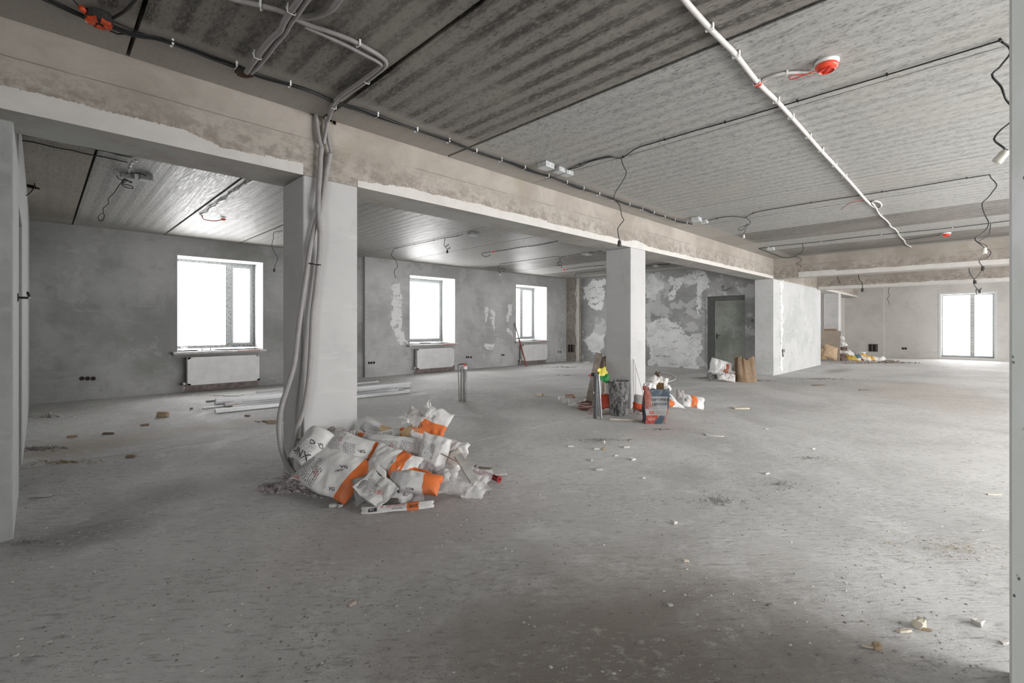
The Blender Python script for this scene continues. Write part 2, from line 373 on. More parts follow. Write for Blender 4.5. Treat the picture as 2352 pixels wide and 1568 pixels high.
# left wall with a doorway, its end wall under the beam
b=MB(); b.box(-.42,-.12,4.2,5.37,0,CZ); b.box(-.42,-.12,5.37,6.40,2.23,CZ); b.box(-.42,-.12,6.40,WY+.1,0,CZ)
wl=b.build('wall_left',M['wdark']); tag(wl,kind=S)
wl2=MB().box(XL,-.42,4.2,4.5,0,CZ).build('wall_left',M['wdark']); tag(wl2,kind=S)
# bright skim on the side wall and reveals
MB().box(-.125,-.112,4.21,5.36,0,BZ).build('skim_coat',M['reveal'],wl)
MB().box(-.125,-.112,6.41,WY+.03,0,CZ-.002).build('skim_coat',M['reveal'],wl)
MB().box(-.125,-.112,5.36,6.41,2.24,CZ-.002).build('skim_coat',M['reveal'],wl)
steel=plain('grey_door_steel',(.20,.205,.205),.45,.3)
d=empty('door_1',(-.3,5.37,0)); tag(d,kind=S)
MB().box(0,.05,.03,1.0,.01,2.19).build('door_leaf',steel,d)
fb=MB(); fb.box(-.02,.12,0,.03,0,2.23).box(-.02,.12,1.0,1.03,0,2.23).box(-.02,.12,0.03,1.0,2.19,2.23); fb.build('door_frame',steel,d)
MB().box(-.5,-.42,5.2,6.6,0,2.4).build('wall_passage',M['wdark']); tag(bpy.data.objects['wall_passage'],kind=S)
# door wall
DX=14.2
b=MB(); b.box(DX,DX+.36,BY1-.2,4.877,0,CZ); b.box(DX,DX+.36,4.877,6.03,2.19,CZ); b.box(DX,DX+.36,6.03,WY+.1,0,CZ)
wd=b.build('wall_door',M['wdoor']); tag(wd,kind=S)
# core wall to the right of the corner column
wc=MB().box(14.15,18.64,BY0,BY0+.25,0,BZ).build('wall_core',M['wcore']); tag(wc,kind=S)
wc=MB().box(18.3,18.64,BY0+.25,8.3,0,CZ).build('wall_core',M['wcore']); tag(wc,kind=S)
MB().box(14.05,18.64,BY0+.252,12,-.05,-.001).build('x',M['wcore']); bpy.data.objects.remove(bpy.data.objects['x'])
# corner pier in bare concrete with a white corner bead
pr=MB().box(13.98,14.22,10.64,WY-.04,0,CZ).build('corner_pier',M['beam']); tag(pr,'bare brown concrete pier in the far corner beside the third window',kind=S)
V=[];n=60
rb=MB()
for i in range(n):
    z=i*CZ/n; rb.box(13.972,14.03+.0,10.60,10.66+.10*max(0,noise.noise(Vector((z*2.2,3,1)))+.35),z,z+CZ/n)
rb.build('corner_bead',M['edge'],pr)
# far wall with the balcony window
b=MB(); b.box(FX,FX+.45,SY,-.17,0,CZ); b.box(FX,FX+.45,-.17,1.32,0,.106); b.box(FX,FX+.45,-.17,1.32,2.554,CZ); b.box(FX,FX+.45,1.32,8.3,0,CZ)
wf=b.build('wall_far',M['wfar']); tag(wf,kind=S)
wf2=MB().box(FX-.10,FX,3.08,4.45,0,CZ).build('wall_far',M['wfar']); tag(wf2,kind=S)
MB().box(FX-.103,FX-.098,3.075,3.11,0,CZ).build('corner_bead',M['reveal'],wf2)
wf3=MB().box(23.2,FX,4.45,4.6,0,CZ).build('wall_far',M['wfar']); tag(wf3,kind=S)
wf4=wall_x('wall_far',[(18.6,FX)],8.0,8.3,M['wfar'],[(19.6,22.4,.8,2.6)]); tag(wf4,kind=S)
# street side wall (outside the frame) and the walls round the camera bay
ws=wall_x('wall_street',[(2.4,XR)],SY-.45,SY,M['wfar'],[(a,bb,.1,2.6) for a,bb in SWINS],CZ); tag(ws,kind=S)
b=MB(); b.box(XL,2.4,-2.8,-2.5,0,CZ); wb=b.build('wall_back',M['wdark']); tag(wb,kind=S)
b=MB(); b.box(XL-.3,XL,-2.8,-2.45,0,CZ); b.box(XL-.3,XL,-2.45,-.55,0,1.0); b.box(XL-.3,XL,-2.45,-.55,2.8,CZ); b.box(XL-.3,XL,-.55,4.5,0,CZ); wb=b.build('wall_side',M['wdark']); tag(wb,kind=S)
# pier right beside the camera
def m_pier():
    m,nt,bs=NT('pitted_pier_plaster'); p=pos(nt)
    big=noi(nt,scl(nt,p,(2,2,.6)),1.6,5,.6,.5); c=mixc(nt,ramp(nt,big,.42,.6),(.66,.69,.66),(.80,.81,.82))
    v=nt.nodes.new('ShaderNodeTexVoronoi'); v.inputs['Scale'].default_value=42; nt.links.new(scl(nt,p,(1,1,.6)),v.inputs['Vector'])
    k=math_(nt,'MULTIPLY',ramp(nt,v.outputs['Distance'],.22,.10),ramp(nt,noi(nt,p,9,2),.54,.60))
    c=mixc(nt,math_(nt,'MULTIPLY',k,.9),c,(.06,.065,.065)); setc(nt,bs,c,.8,.2)
    bump(nt,bs,math_(nt,'SUBTRACT',noi(nt,p,30,4),k),.4,.01); return m
M['pier']=m_pier()
pn=MB().box(2.30,2.58,SY,-.056,0,CZ).build('wall_near',M['pier']); tag(pn,kind=S)

# ------------------------------------------------ windows
M['film']=plain('protective_film',(.40,.415,.41),.35,var=.10,sc=30)
M['ink']=plain('dark_print',(.05,.05,.055),.5)
M['redink']=plain('red_print',(.45,.05,.04),.5)
M['sill']=plain('wrapped_sill',(.42,.415,.405),.4,var=.18,sc=9)
def dashes(mb,a,b,fn,seed,s=.008):
    random.seed(seed); u=a
    while u<b:
        L=random.uniform(.012,.045); fn(mb,u,u+L,random.choice((s,s*.6,s*1.3))); u+=L+random.uniform(.02,.10)
def window(n,x0,x1,z0,z1,yf,mull,sashmarks):
    t=empty('window_%d'%n,(x0,WY,z0)); tag(t,kind=S); w=x1-x0; h=z1-z0; Y=yf-WY
    rv=MB(); wy=-.05 if x0>5.85 else .04
    rv.box(0,.006,wy-.004,Y,0,h).box(w-.006,w,wy-.004,Y,0,h).box(.006,w-.006,wy-.004,Y,h-.006,h); rv.build('reveal',M['reveal'],t)
    f=.065; fr=MB(); d0,d1=Y-.075,Y
    fr.box(.006,f,d0,d1,.03,h-.006,bev=.004).box(w-f,w-.006,d0,d1,.03,h-.006,bev=.004).box(f,w-f,d0,d1,.03,.03+f,bev=.004).box(f,w-f,d0,d1,h-f,h-.006,bev=.004)
    fo=fr.build('window_frame',M['film'],t)
    bays=[(f,w-f)]
    if mull:
        m0=mull-x0; MB().box(m0-.055,m0+.055,d0-.012,d1,.03+f,h-f,bev=.004).build('mullion',M['film'],t); bays=[(f,m0-.055),(m0+.055,w-f)]
    for i,(a,b) in enumerate(bays):
        last=i==len(bays)-1
        s=MB(); e=.045; y0,y1=d0-.015,d1-.02
        if last:
            s.box(a,a+e,y0,y1,.03+f,h-f,bev=.005).box(b-e,b,y0,y1,.03+f,h-f,bev=.005).box(a+e,b-e,y0,y1,.03+f,.03+f+e,bev=.005).box(a+e,b-e,y0,y1,h-f-e,h-f,bev=.005)
            s.build('sash',M['film'],t)
        else: e=.0
        MB().box(a+e,b-e,d0+.03,d0+.036,.03+f+e,h-f-e).build('pane',M['glass'],t)
    mk=MB(); zt=h-f*.5; y=d0-.0015
    dashes(mk,.1,w-.1,lambda m,u,v,s:m.box(u,v,y-.001,y,zt-s,zt),n)
    dashes(mk,.1,h-.1,lambda m,u,v,s:m.box(w-f*.55,w-f*.55+s,y-.001,y,u,v),n+10)
    dashes(mk,.1,h-.1,lambda m,u,v,s:m.box(f*.4,f*.4+s,y-.001,y,u,v),n+11)
    if mull:
        for k,dx in enumerate((-.035,.0,.03)): dashes(mk,.1,h-.1,lambda m,u,v,s:m.box(m0+dx,m0+dx+s,y-.013,y-.012,u,v),n+20+k)
    dashes(mk,.15,w-.1,lambda m,u,v,s:m.box(u,v,y-.001,y,.065,.065+s*1.4),n+30)
    mk.build('film_print',M['ink'],t)
    return t
FILMTXT=True
YF=WY+WD
w1=window(1,*WINS[0],WZ0,WZ1,YF,2.95,1)
w2=window(2,*WINS[1],WZ0,WZ1,YF,None,1)
w3=window(3,*WINS[2],WZ0,WZ1,YF,12.21,1)
def sill(t,x0,x1,off):
    w=x1-x0
    o=MB().box(-.085,w+.03,-.17+off,.62,-.045,.0,bev=.008).build('window_sill',M['sill'],t)
    MB().box(-.07,w+.02,-.16+off,.0,-.062,-.046).build('sill_underside',plain('sill_core',(.30,.28,.25),.8),t)
    random.seed(int(x0*10)); mk=MB()
    for i in range(int(13)):
        u=w*.66+i*.033; mk.box(u,u+.022,-.1715+off,-.1705+off,-.034,-.012)
    mk.build('sill_print',M['redink'],t)
    return o
sill(w1,*WINS[0],.06); sill(w2,*WINS[1],0); sill(w3,*WINS[2],0)
# far balcony window
t=empty('window_4',(FX,-.17,.106)); tag(t,kind=S); w=1.49; h=2.448
MB().box(-.004,.30,-.001,.006,0,h).box(-.004,.30,w-.006,w+.001,0,h).box(-.004,.30,.006,w-.006,h-.006,h).box(-.02,.3,0,w,-.02,.0).build('reveal',M['reveal'],t)
MB().box(-.012,.0,-.07,.0,-.02,h+.06).box(-.012,.0,w,w+.07,-.02,h+.06).box(-.012,.0,0,w,h,h+.06).build('reveal_edging',M['reveal'],t)
f=.06
MB().box(.22,.29,.006,f,.0,h-.006,bev=.004).box(.22,.29,w-f,w-.006,.0,h-.006,bev=.004).box(.22,.29,f,w-f,0,f,bev=.004).box(.22,.29,f,w-f,h-f,h-.006,bev=.004).build('window_frame',M['film'],t)
MB().box(.205,.29,.53,.66,f,h-f,bev=.004).build('mullion',M['film'],t)
MB().box(.25,.256,f,.53,f,h-f).build('pane',M['glass'],t); MB().box(.25,.256,.66,w-f,f,h-f).build('pane',M['glass'],t)
mk=MB()
for k in (.56,.60,.63): dashes(mk,.1,h-.1,lambda m,u,v,s:m.box(.203,.2045,k,k+s,u,v),40)
mk.build('film_print',M['ink'],t)
# grey door in the recess
M['doorfilm']=m_plaster('filmed_door_sheet',(.22,.235,.21),(.33,.345,.31),(.42,.45,.42),.4,1.3,(.27,.30,.27),.3)
d=empty('door_2',(DX,4.877,0)); tag(d,kind=S)
MB().box(.24,.29,.08,.95,.01,2.06,bev=.004).build('door_leaf',M['doorfilm'],d)
MB().box(.22,.34,0,.075,0,2.19).box(.22,.34,.955,1.153,0,2.19).box(.22,.34,.075,.955,2.065,2.19).build('door_frame',plain('dark_frame_metal',(.13,.135,.125),.5),d)
MB().box(.29,.36,0,1.153,0,2.19).build('door_backing',M['jointgap'],d)
hb=MB(); hb.tube([(.24,.88,1.02),(.20,.88,1.02),(.19,.86,1.02),(.19,.76,1.02)],.009,8); hb.box(.225,.24,.865,.895,.93,1.08); hb.build('door_handle',plain('black_plastic',(.025,.025,.027),.45),d)
sc=MB()
for (yy,zz) in ((.35,1.62),(.45,1.55),(.55,1.48),(.62,1.66),(.52,1.35),(.30,.95),(.4,.45),(.2,1.85)): sc.box(.2365,.24,yy,yy+.014,zz,zz+.014)
sc.build('screw_hole',M['ink'],d)
# ================================================= CABLES, CONDUITS AND CEILING FITTINGS
black=plain('black_cable_sheath',(.018,.018,.019),.45,var=.2)
cond=plain('grey_conduit',(.30,.285,.28),.5,var=.08)
wpipe=plain('pale_conduit',(.58,.55,.53),.45,var=.06)
clipm=plain('white_clip_plastic',(.72,.72,.70),.4,var=.05)
redp=plain('red_plastic',(.62,.045,.025),.35,var=.1)
darkred=plain('dark_red_sheath',(.33,.04,.03),.4)
boxm=plain('grey_box_plastic',(.50,.52,.52),.4,var=.05)
socketm=plain('lampholder_plastic',(.06,.055,.05),.4)
cream=plain('cream_ceramic',(.62,.60,.54),.35)
steelm=plain('galvanised_steel',(.48,.485,.49),.38,.75,var=.12,sc=20)
ZC=CZ-.012
def cp(P,z=ZC): return [at(x,y,z=z) for x,y in P]
def hang(P,t=None,z=ZC):
    a=at(*P[0],z=z); tt=(z-HCAM)/ray(*P[0]).z
    return [a]+[at(x,y,t=tt) for x,y in P[1:]]
def clipat(mb,p,d,r,w=.012,top=None):
    d=d.normalized(); s=Vector((-d.y,d.x,0)).normalized(); hz=min(r+.012,(CZ-.001 if top is None else top)-p.z)
    for sg in (-1,1):
        c=[p+s*sg*(r+.002)+d*k for k in (-w/2,w/2)]
        pts=[c[0]-Vector((0,0,r)),c[1]-Vector((0,0,r)),c[1]+Vector((0,0,hz)),c[0]+Vector((0,0,hz))]
        b=len(mb.v); mb.v+= [tuple(x) for x in pts]+[tuple(x+s*sg*.003) for x in pts]
        for f in ((0,1,2,3),(7,6,5,4),(0,4,5,1),(1,5,6,2),(2,6,7,3),(3,7,4,0)): mb.f.append(tuple(b+i for i in f)); mb.m.append(0)
    mb.tube([p-Vector((0,0,r+.002))-s*(r+.003),p-Vector((0,0,r+.004)),p-Vector((0,0,r+.002))+s*(r+.003),p+s*(r+.012)+Vector((0,0,min(.01,hz)))],.0028,4)
def clips(parent,path,every,r,start=.2,mat=None):
    L=0;nx=start
    for a,b in zip(path,path[1:]):
        seg=(b-a).length
        while seg>0 and L+seg>=nx:
            p=a.lerp(b,(nx-L)/seg); mb=MB(); clipat(mb,p,b-a,r); mb.build('clip',mat or clipm,parent); nx+=every
        L+=seg
def cable(label,P,r=.004,group=None,cl=None,name='cable',mat=None,cat='cable',step=.04,pts3=None,n=6):
    pts=pts3 or cp(P); path=resample(spline(pts,6),step)
    o=MB().tube(path,r,n).build(name,mat or black,smooth=True); tag(o,label,cat,group)
    if cl: clips(o,path,cl,r,mat=black if cl>0 and r<.006 else clipm)
    return o
# --- thick bundle along the long beam
BP=[(60,-25),(122,1),(194,35),(255,56),(306,75),(359,84),(420,105),(483,128),(547,149),(600,170),(660,189),(722,210),(771,232),(834,250),(920,283),(978,304),(1035,323),(1101,348),(1161,369),(1221,389),(1277,409),(1340,432),(1393,450.6),(1436,465.5),(1480,480),(1520,494),(1556,506),(1588,513)]
t=empty('cable_bundle',at(420,105,z=CZ)); tag(t,'thick black cable bundle clipped along the ceiling beside the long beam','cable')
base=resample(spline(cp(BP),6),.05); inv=Vector(t.location)
def inpar(mb_pts,loc): return [p-loc for p in mb_pts]
for k,(r,ph) in enumerate(((.0095,0),(.0085,2.1),(.006,4.2),(.006,5.3))):
    pts=[]
    for i,p in enumerate(base):
        w=.014+.007*math.sin(i*.33+k); a=ph+.8*math.sin(i*.11+k*1.3)
        pts.append(p-inv+Vector((math.cos(a)*.35*w,math.sin(a)*w,-abs(math.sin(a*1.3))*w*.7-.004)))
    MB().tube(pts,r,6).build('cable',black,t,smooth=True)
L=0;nx=.3
for a,b in zip(base,base[1:]):
    s=(b-a).length; L+=s
    if L>nx:
        mb=MB(); clipat(mb,a-inv-Vector((0,0,.006)),b-a,.018,top=-.001); mb.build('clip',clipm,t); nx+=.36
# --- orange junction box at the head of the bundle
p=at(228,42,z=CZ-.03); t=empty('junction_box',p); tag(t,'orange and black round junction box on the black cable bundle','junction box')
MB().lathe([(.0,.03),(.05,.03),(.062,.02),(.062,-.015),(.048,-.028),(0,-.03)],18,cap=False).build('box_body',plain('sooty_black',(.03,.028,.027),.6),t,smooth=False)
mb=MB()
for a in range(5):
    A=a*1.256+.3; mb.prism([(.018*math.cos(A+x)*q,.018*math.sin(A+x)*q) for x,q in ((-.5,1.2),(-.5,3.2),(.35,3.3),(.35,1.2))],-.036,-.018)
mb.build('lid_segment',plain('orange_red_plastic',(.60,.07,.02),.4,var=.15),t)
for (a,b) in (((186,17),(200,32)),((240,58),(234,50))):
    q=[x-p for x in cp([a,b],CZ-.03)]; MB().tube(q,.014,8).build('gland',bpy.data.materials['orange_red_plastic'],t,smooth=True)
cable('black cable looping from the orange box to the top of the picture',[(245,48),(262,40),(286,26),(304,8),(320,-12)],.009)
cable('thin black cable dropping into the orange box gland',[(160,-12),(172,5),(186,18)],.0035)
cable('thin black cable hanging in a shallow loop below the orange box',[(241,61),(252,70),(266,77.5),(294,78),(320,81)],.0045)
cable('slim black cable running just above the thick bundle from the orange box',[(240,42),(262,50),(290,62),(316,73),(340,80)],.004)
# --- corrugated conduits
def corr(path,r,pitch=.009,dr=.0022):
    P=resample(path,pitch/2); return P,(lambda i:r+(dr if i%2 else -dr*.3))
def conduit(label,pts,r=.014,mat=None,group=None,pitch=.010,cl=None,n=10):
    P,rf=corr(spline(pts,10),r,pitch); o=MB().tube(P,r,n,rf=rf).build('corrugated_conduit',mat or cond,smooth=True); tag(o,label,'conduit',group)
    if cl: clips(o,resample(P,.05),cl,r+.002)
    return o
def off(P,dx,dy): return [(x+dx,y+dy) for x,y in P]
CA=[(500,-14),(543,0),(590,11),(639,24),(672,41),(711,58),(757,73),(802,90),(845,112),(874,130),(886,143),(880,156),(845,184),(803,211),(778,229),(766,246),(758,262)]
zc=CZ-.022
ca=cp(CA,zc); 
down=[at(752,283,y=3.93),at(747,306,y=3.93),at(741,330,y=3.94)]
conduit('grey corrugated conduit bending across the slab and down to the column, upper of the pair',ca+down,.0135,cl=.55)
CB=[(700,60),(722,70),(757,86),(800,106),(842,128),(870,143),(873,152),(836,182),(795,210),(773,228),(760,248)]
cb=cp(CB,zc-.004)
conduit('grey corrugated conduit running just below its twin across the slab',cb+[at(754,275,y=3.91),at(748,306,y=3.905),at(744,330,y=3.91)],.0125)
CC=[(700,-20),(685,2),(664,32),(652,52),(644,70),(622,90),(601,115),(584,139),(566,166)]
conduit('grey conduit of the crossing pair ending at the beam, left hand one',cp(CC,zc-.028),.0145,cl=.6)
conduit('grey conduit of the crossing pair ending at the beam, right hand one',cp([(722,-20),(704,2),(683,32),(668,52),(655,75),(632,102),(611,130),(592,152),(577,167)],zc-.026),.0125)
conduit('short grey conduit curving off the crossing pair towards the top edge',cp([(790,-18),(779,0),(762,20),(739,32),(707,40),(684,38)],zc),.0145)
mb=MB(); q=at(560,168,z=CZ); random.seed(3)
for i in range(26): 
    a=random.uniform(0,6.3); r_=random.uniform(0,.045); s=random.uniform(.008,.02); mb.box(q.x+r_*math.cos(a)-s,q.x+r_*math.cos(a)+s,q.y+r_*math.sin(a)-s,q.y+r_*math.sin(a)+s,CZ-s*.5,CZ+.01)
o=mb.build('chipped_hole',plain('rusty_hole',(.07,.04,.03),.9)); tag(o,'rusty chipped hole where the conduit pair enters the beam strip','hole')
# stubs coming out of the broken corner above the column
conduit('short grey conduit dropping from the left side of the broken beam corner',[at(726,253,y=3.97),at(727,275,y=3.95),at(731,305,y=3.93),at(738,337,y=3.92)],.0155,cond)
conduit('short grey conduit dropping from the right side of the broken beam corner',[at(748,258,y=3.97),at(749,280,y=3.95),at(752,310,y=3.935),at(760,350,y=3.92)],.0125,cond)
mb=MB(); q=at(748,252,y=3.965)
mb.box(q.x-.04,q.x+.045,q.y-.02,q.y+.015,q.z-.012,q.z+.022); mb.box(q.x-.03,q.x-.012,q.y-.024,q.y+.0,q.z+.0,q.z+.03); mb.box(q.x+.01,q.x+.028,q.y-.024,q.y+.0,q.z+.0,q.z+.03)
tag(mb.build('conduit_bracket',clipm),'white double clip at the broken top corner of the beam','bracket')
mb=MB(); q=at(738,262,y=3.98)
random.seed(8)
for i in range(40):
    x=random.uniform(-.09,.13); s=random.uniform(.006,.02); mb.box(q.x+x-s,q.x+x+s,3.972,3.99,q.z-abs(x)*.3+random.uniform(-.02,.045)-s,q.z-abs(x)*.3+random.uniform(-.01,.04)+s)
o=mb.build('broken_concrete',plain('crumbled_concrete',(.28,.23,.17),.95,var=.35,sc=40)); tag(o,'crumbled yellowish break at the top corner of the beam above the nearest column','concrete',kind='stuff')
yv=3.925
E_=[(738.5,338),(736,365),(735,392),(732,430),(731,460),(731,488),(734,520),(735,546),(732,600),(726,655),(718,720),(715,780),(712,834),(708,880),(699,936),(684,980),(673,1022),(667,1062),(673,1088),(690,1104),(718,1119)]
F_=[(758.5,352),(754,375),(749,402),(745,430),(740,458),(733,488),(724,515),(716,550),(710,583),(702,640),(693,700),(685,760),(676,834),(660,890),(646,936),(641,982),(647,1032),(663,1072),(694,1101),(728,1122)]
def ydep(i,n,a,b): return a+(b-a)*i/(n-1)
pe=[at(x,y,y=3.925 if y<440 or y>560 else 3.895) for x,y in E_[:-3]]; pe+= [at(x,y,y=3.90-.02*k) for k,(x,y) in enumerate(E_[-3:],1)]
pf=[at(x,y,y=3.935) for x,y in F_[:-4]]; pf+=[at(x,y,y=3.92-.015*k) for k,(x,y) in enumerate(F_[-4:],1)]
pe[-1].z=.024; pf[-1].z=.022; pe[-2].z=max(pe[-2].z,.03)
ea=conduit('thick grey corrugated conduit hanging down the column, ending nearer its right side',pe,.0195,pitch=.013,n=12)
fa=conduit('thick grey corrugated conduit bulging out past the left edge of the column',pf,.0195,pitch=.013,n=12)
for o_,q in ((ea,pe[0]),(fa,pf[0])):
    MB().tube([q+Vector((-.004,0,.028)),q+Vector((.003,-.002,.0)),q+Vector((.006,-.003,-.012))],.010,6).build('red_wire_end',darkred,o_)
a=at(709,606,y=3.935); b=at(731,608,y=3.90)
mb=MB(); mb.tube([a+Vector((-.005,-.024,.004)),a+Vector((.03,-.02,.002)),b+Vector((-.03,-.012,-.002)),b+Vector((0,-.024,-.004))],.0045,5)
mb.tube([a+Vector((.022*math.cos(k*.7),.022*math.sin(k*.7),0)) for k in range(10)],.003,4); mb.tube([b+Vector((.022*math.cos(k*.7),.022*math.sin(k*.7),0)) for k in range(10)],.003,4)
tag(mb.build('cable_tie',black),'dark tie holding the two conduits together in front of the column','cable tie')
# --- pale pipe along the ceiling, straight then kinked
WP=[(1560,-18),(1573,1),(1601,33),(1630,65),(1660,95),(1691,127),(1741,190),(1783,231),(1817,268),(1857,313),(1886,346),(1917,379),(1959,425),(1985,455),(1998,468)]
zp=CZ-.02; path=resample(spline(cp(WP,zp),5),.06)
o=MB().tube(path,.0165,12).build('ceiling_pipe',wpipe,smooth=True); tag(o,'straight pale plastic pipe clipped along the ribbed ceiling','pipe')
for x,y in ((1630,63),(1691,125),(1738,188),(1783,230),(1817,267),(1857,312),(1886,344),(1917,378),(1940,403)):
    q=at(x,y,z=zp); mb=MB(); clipat(mb,q,Vector((1,0,0)),.018,.02); mb.build('clip',clipm,o)
KP=[(1990,462),(2003,473),(2016,478),(2024,474),(2022,466),(2010,461),(2003,465),(2010,474),(2018,489),(2024,496),(2036,506),(2043,514),(2046,520),(2056,526),(2063,535),(2067,543),(2077,552),(2079,558),(2087,564),(2095,568)]
o=cable('kinked pale corrugated conduit continuing the straight ceiling pipe past a coil',KP,.011,name='corrugated_conduit',mat=wpipe,cat='conduit',n=8); 
for x,y in ((2024,492),(2045,518),(2066,538),(2078,553)): q=at(x,y,z=ZC); mb=MB(); clipat(mb,q,Vector((1,.2,0)),.012); mb.build('clip',clipm,o)
cable('red wire sticking out sideways from the end of the ceiling pipe',None,.0035,mat=darkred,pts3=[at(1995,459,z=zp),at(1975,460,z=zp-.03),at(1952,466,z=zp-.06),at(1931,481,z=zp-.1)])
# --- smoke detectors
def detector(px,py,label,s=1.0,ang=0,capm=None,group=None,whitebase=True):
    p=at(px,py,z=CZ-.02); t=empty('smoke_detector',(p.x,p.y,CZ),(0,0,ang)); tag(t,label,'smoke detector',group)
    t.scale=(s,s,s)
    if whitebase: MB().lathe([(0,0),(.068,0),(.072,-.006),(.070,-.018),(.062,-.024),(0,-.024)],28,cap=False).build('base',plain('white_detector_plastic',(.74,.74,.73),.35,var=.03,bmp=0),t,smooth=True)
    MB().lathe([(0,-.024),(.060,-.024),(.067,-.032),(.066,-.044),(.052,-.056),(.03,-.060),(0,-.061)],28,cap=False).build('cover',capm or plain('red_dust_cover',(.75,.07,.035),.3,var=.05,bmp=0),t,smooth=True)
    r_=MB(); r_.lathe([(.040,-.054),(.046,-.066),(.044,-.068),(.036,-.057)],24,cap=False); r_.box(-.05,.05,-.004,.004,-.068,-.056); r_.build('cover_rim',plain('red_rim',(.62,.05,.03),.3,bmp=0),t,smooth=False)
    return t
detector(1899,147,'large red and white smoke detector on the ribbed ceiling, nearest one',1.0,.6)
conduit('short white corrugated conduit from the ceiling pipe to the nearest smoke detector',cp([(1744,192),(1758,182),(1780,173),(1804,168),(1830,166),(1852,167),(1866,167)],CZ-.014),.010,wpipe,cl=.22)
cable('red wire loop tied under the conduit beside the nearest smoke detector',None,.003,mat=redp,pts3=[at(1873,163,z=CZ-.03),at(1850,171,z=CZ-.04),at(1828,180,z=CZ-.045),at(1814,182,z=CZ-.04),at(1816,174,z=CZ-.03),at(1835,172,z=CZ-.03),at(1872,168,z=CZ-.03)],step=.012)
q=at(1741,190,z=zp); tag(MB().box(q.x-.02,q.x+.02,q.y-.022,q.y+.022,q.z-.021,q.z-.006,bev=.004).build('conduit_joint',redp),'small red joint where the white branch leaves the ceiling pipe','joint')
detector(2174,537,'small red smoke detector far off near the first cross beam',.95)
cable('thin black cable from the kinked conduit to the far smoke detector',[(2078,551),(2100,548),(2130,544),(2160,540)],.005)
d3=detector(513,503,'red detector hanging on a dark red lead in the window room',.55,whitebase=False)
cable('dark red sheathed lead bent towards the small red detector',None,.007,mat=darkred,pts3=[at(464,494,z=CZ-.02),at(467,503,z=CZ-.07),at(485,507,z=CZ-.09),at(498,507,z=CZ-.08),at(508,505,z=CZ-.04)])
cable('wavy black cable clipped beside the open slab joint in the window room',[(578,413),(560,423),(544,436),(528,443),(520,455),(503,462),(495,472),(484,475),(476,486),(466,489),(460,493),(464,497)],.0065,cl=.33)
cable('second black cable twisted along the first beside the open slab joint',[(572,411),(552,428),(542,433),(522,450),(503,460),(483,473),(466,487)],.004)
d4=detector(1133,577,'tiny red detector above the second window',.6)
cable('curled pale wire hanging from the detector above the second window',None,.006,pts3=hang([(1128,578),(1107,582),(1109,587),(1118,589),(1127,585)]))
d5=detector(1296,618,'small red detector near the far corner of the window room',.75)
# --- junction boxes
def jbox(px,py,label,w=.13,d=.10,h=.055,rot=0,group=None,z=CZ):
    p=at(px,py,z=z-h/2); t=empty('junction_box',(p.x,p.y,z),(0,0,rot)); tag(t,label,'junction box',group)
    MB().box(-w/2,w/2,-d/2,d/2,-h*.8,0,bev=.004).build('box_body',boxm,t)
    MB().box(-w/2-.002,w/2+.002,-d/2-.002,d/2+.002,-h,-h*.8,bev=.003).build('lid',boxm,t)
    kg=plain('knockout_grey',(.40,.41,.41),.5)
    for x in (-w*.25,w*.25): MB().lathe([(.014,-.004),(.014,.004)],10,Matrix.Translation((x,-d/2,-h*.42))@Matrix.Rotation(R(90),4,'X')).build('knockout',kg,t)
    MB().lathe([(.014,-.004),(.014,.004)],10,Matrix.Translation((-w/2,0,-h*.42))@Matrix.Rotation(R(90),4,'Y')).build('knockout',kg,t); return t
GB='grey junction boxes on the ceiling'
jbox(1254,381,'leftmost and largest of three grey junction boxes above the second column',.145,.12,.06,.05,GB)
jbox(1284,391,'middle of three grey junction boxes above the second column',.115,.10,.05,.05,GB)
jbox(1302,398,'rightmost of three grey junction boxes, bottom edge lowest',.12,.10,.045,-.05,GB)
jbox(1600,504,'first of two grey boxes further along the long beam',.16,.12,.06,.1,GB)
jbox(1618,509,'second of two grey boxes further along the long beam',.11,.10,.05,.1,GB)
jbox(1771,571,'pale junction box near the end of the long beam',.16,.13,.06,.1,GB)
jbox(1086,538,'flat grey junction box behind the long beam above the second window',.20,.12,.05,.1,GB)
jbox(1347,583,'grey junction box behind the second column against the dark slab',.26,.14,.05,.1,GB)
jbox(1507,610,'small pale junction box seen right of the second column',.2,.12,.05,.1,GB)
# --- long thin cables and hanging lampholders
def holder(p,label,group=None,mat=None,s=1.0,rot=(0,0,0)):
    t=empty('lampholder',p,rot); t.scale=(s,s,s); tag(t,label,'lampholder',group)
    MB().lathe([(.006,.012),(.014,.008),(.019,-.004),(.020,-.034),(.0215,-.036),(.0215,-.052),(.015,-.052),(.014,-.02)],16,cap=False).build('shell',mat or socketm,t,smooth=True)
    MB().lathe([(.0145,-.048),(.0145,-.012),(0,-.012)],12,cap=False).build('screw_thread',plain('brass_thread',(.30,.27,.20),.4,.5),t,smooth=True)
    return t
GL='bare lampholders hanging from the ceiling cables'
cable('long thin cable from the three boxes to the pier beside the camera',[(1304,389),(1322,382),(1344,373),(1373,364),(1400,359),(1426,363),(1463,340),(1498,329),(1550,314),(1607,297),(1670,280),(1734,261),(1820,236),(1901,212),(1990,186),(2081,159),(2190,126),(2294,94),(2303,91)],.0052,cl=.55)
cable('second thin cable running close below the first from the three boxes',[(1304,390),(1330,383),(1355,371),(1385,364),(1400,361),(1424,363)],.0045)
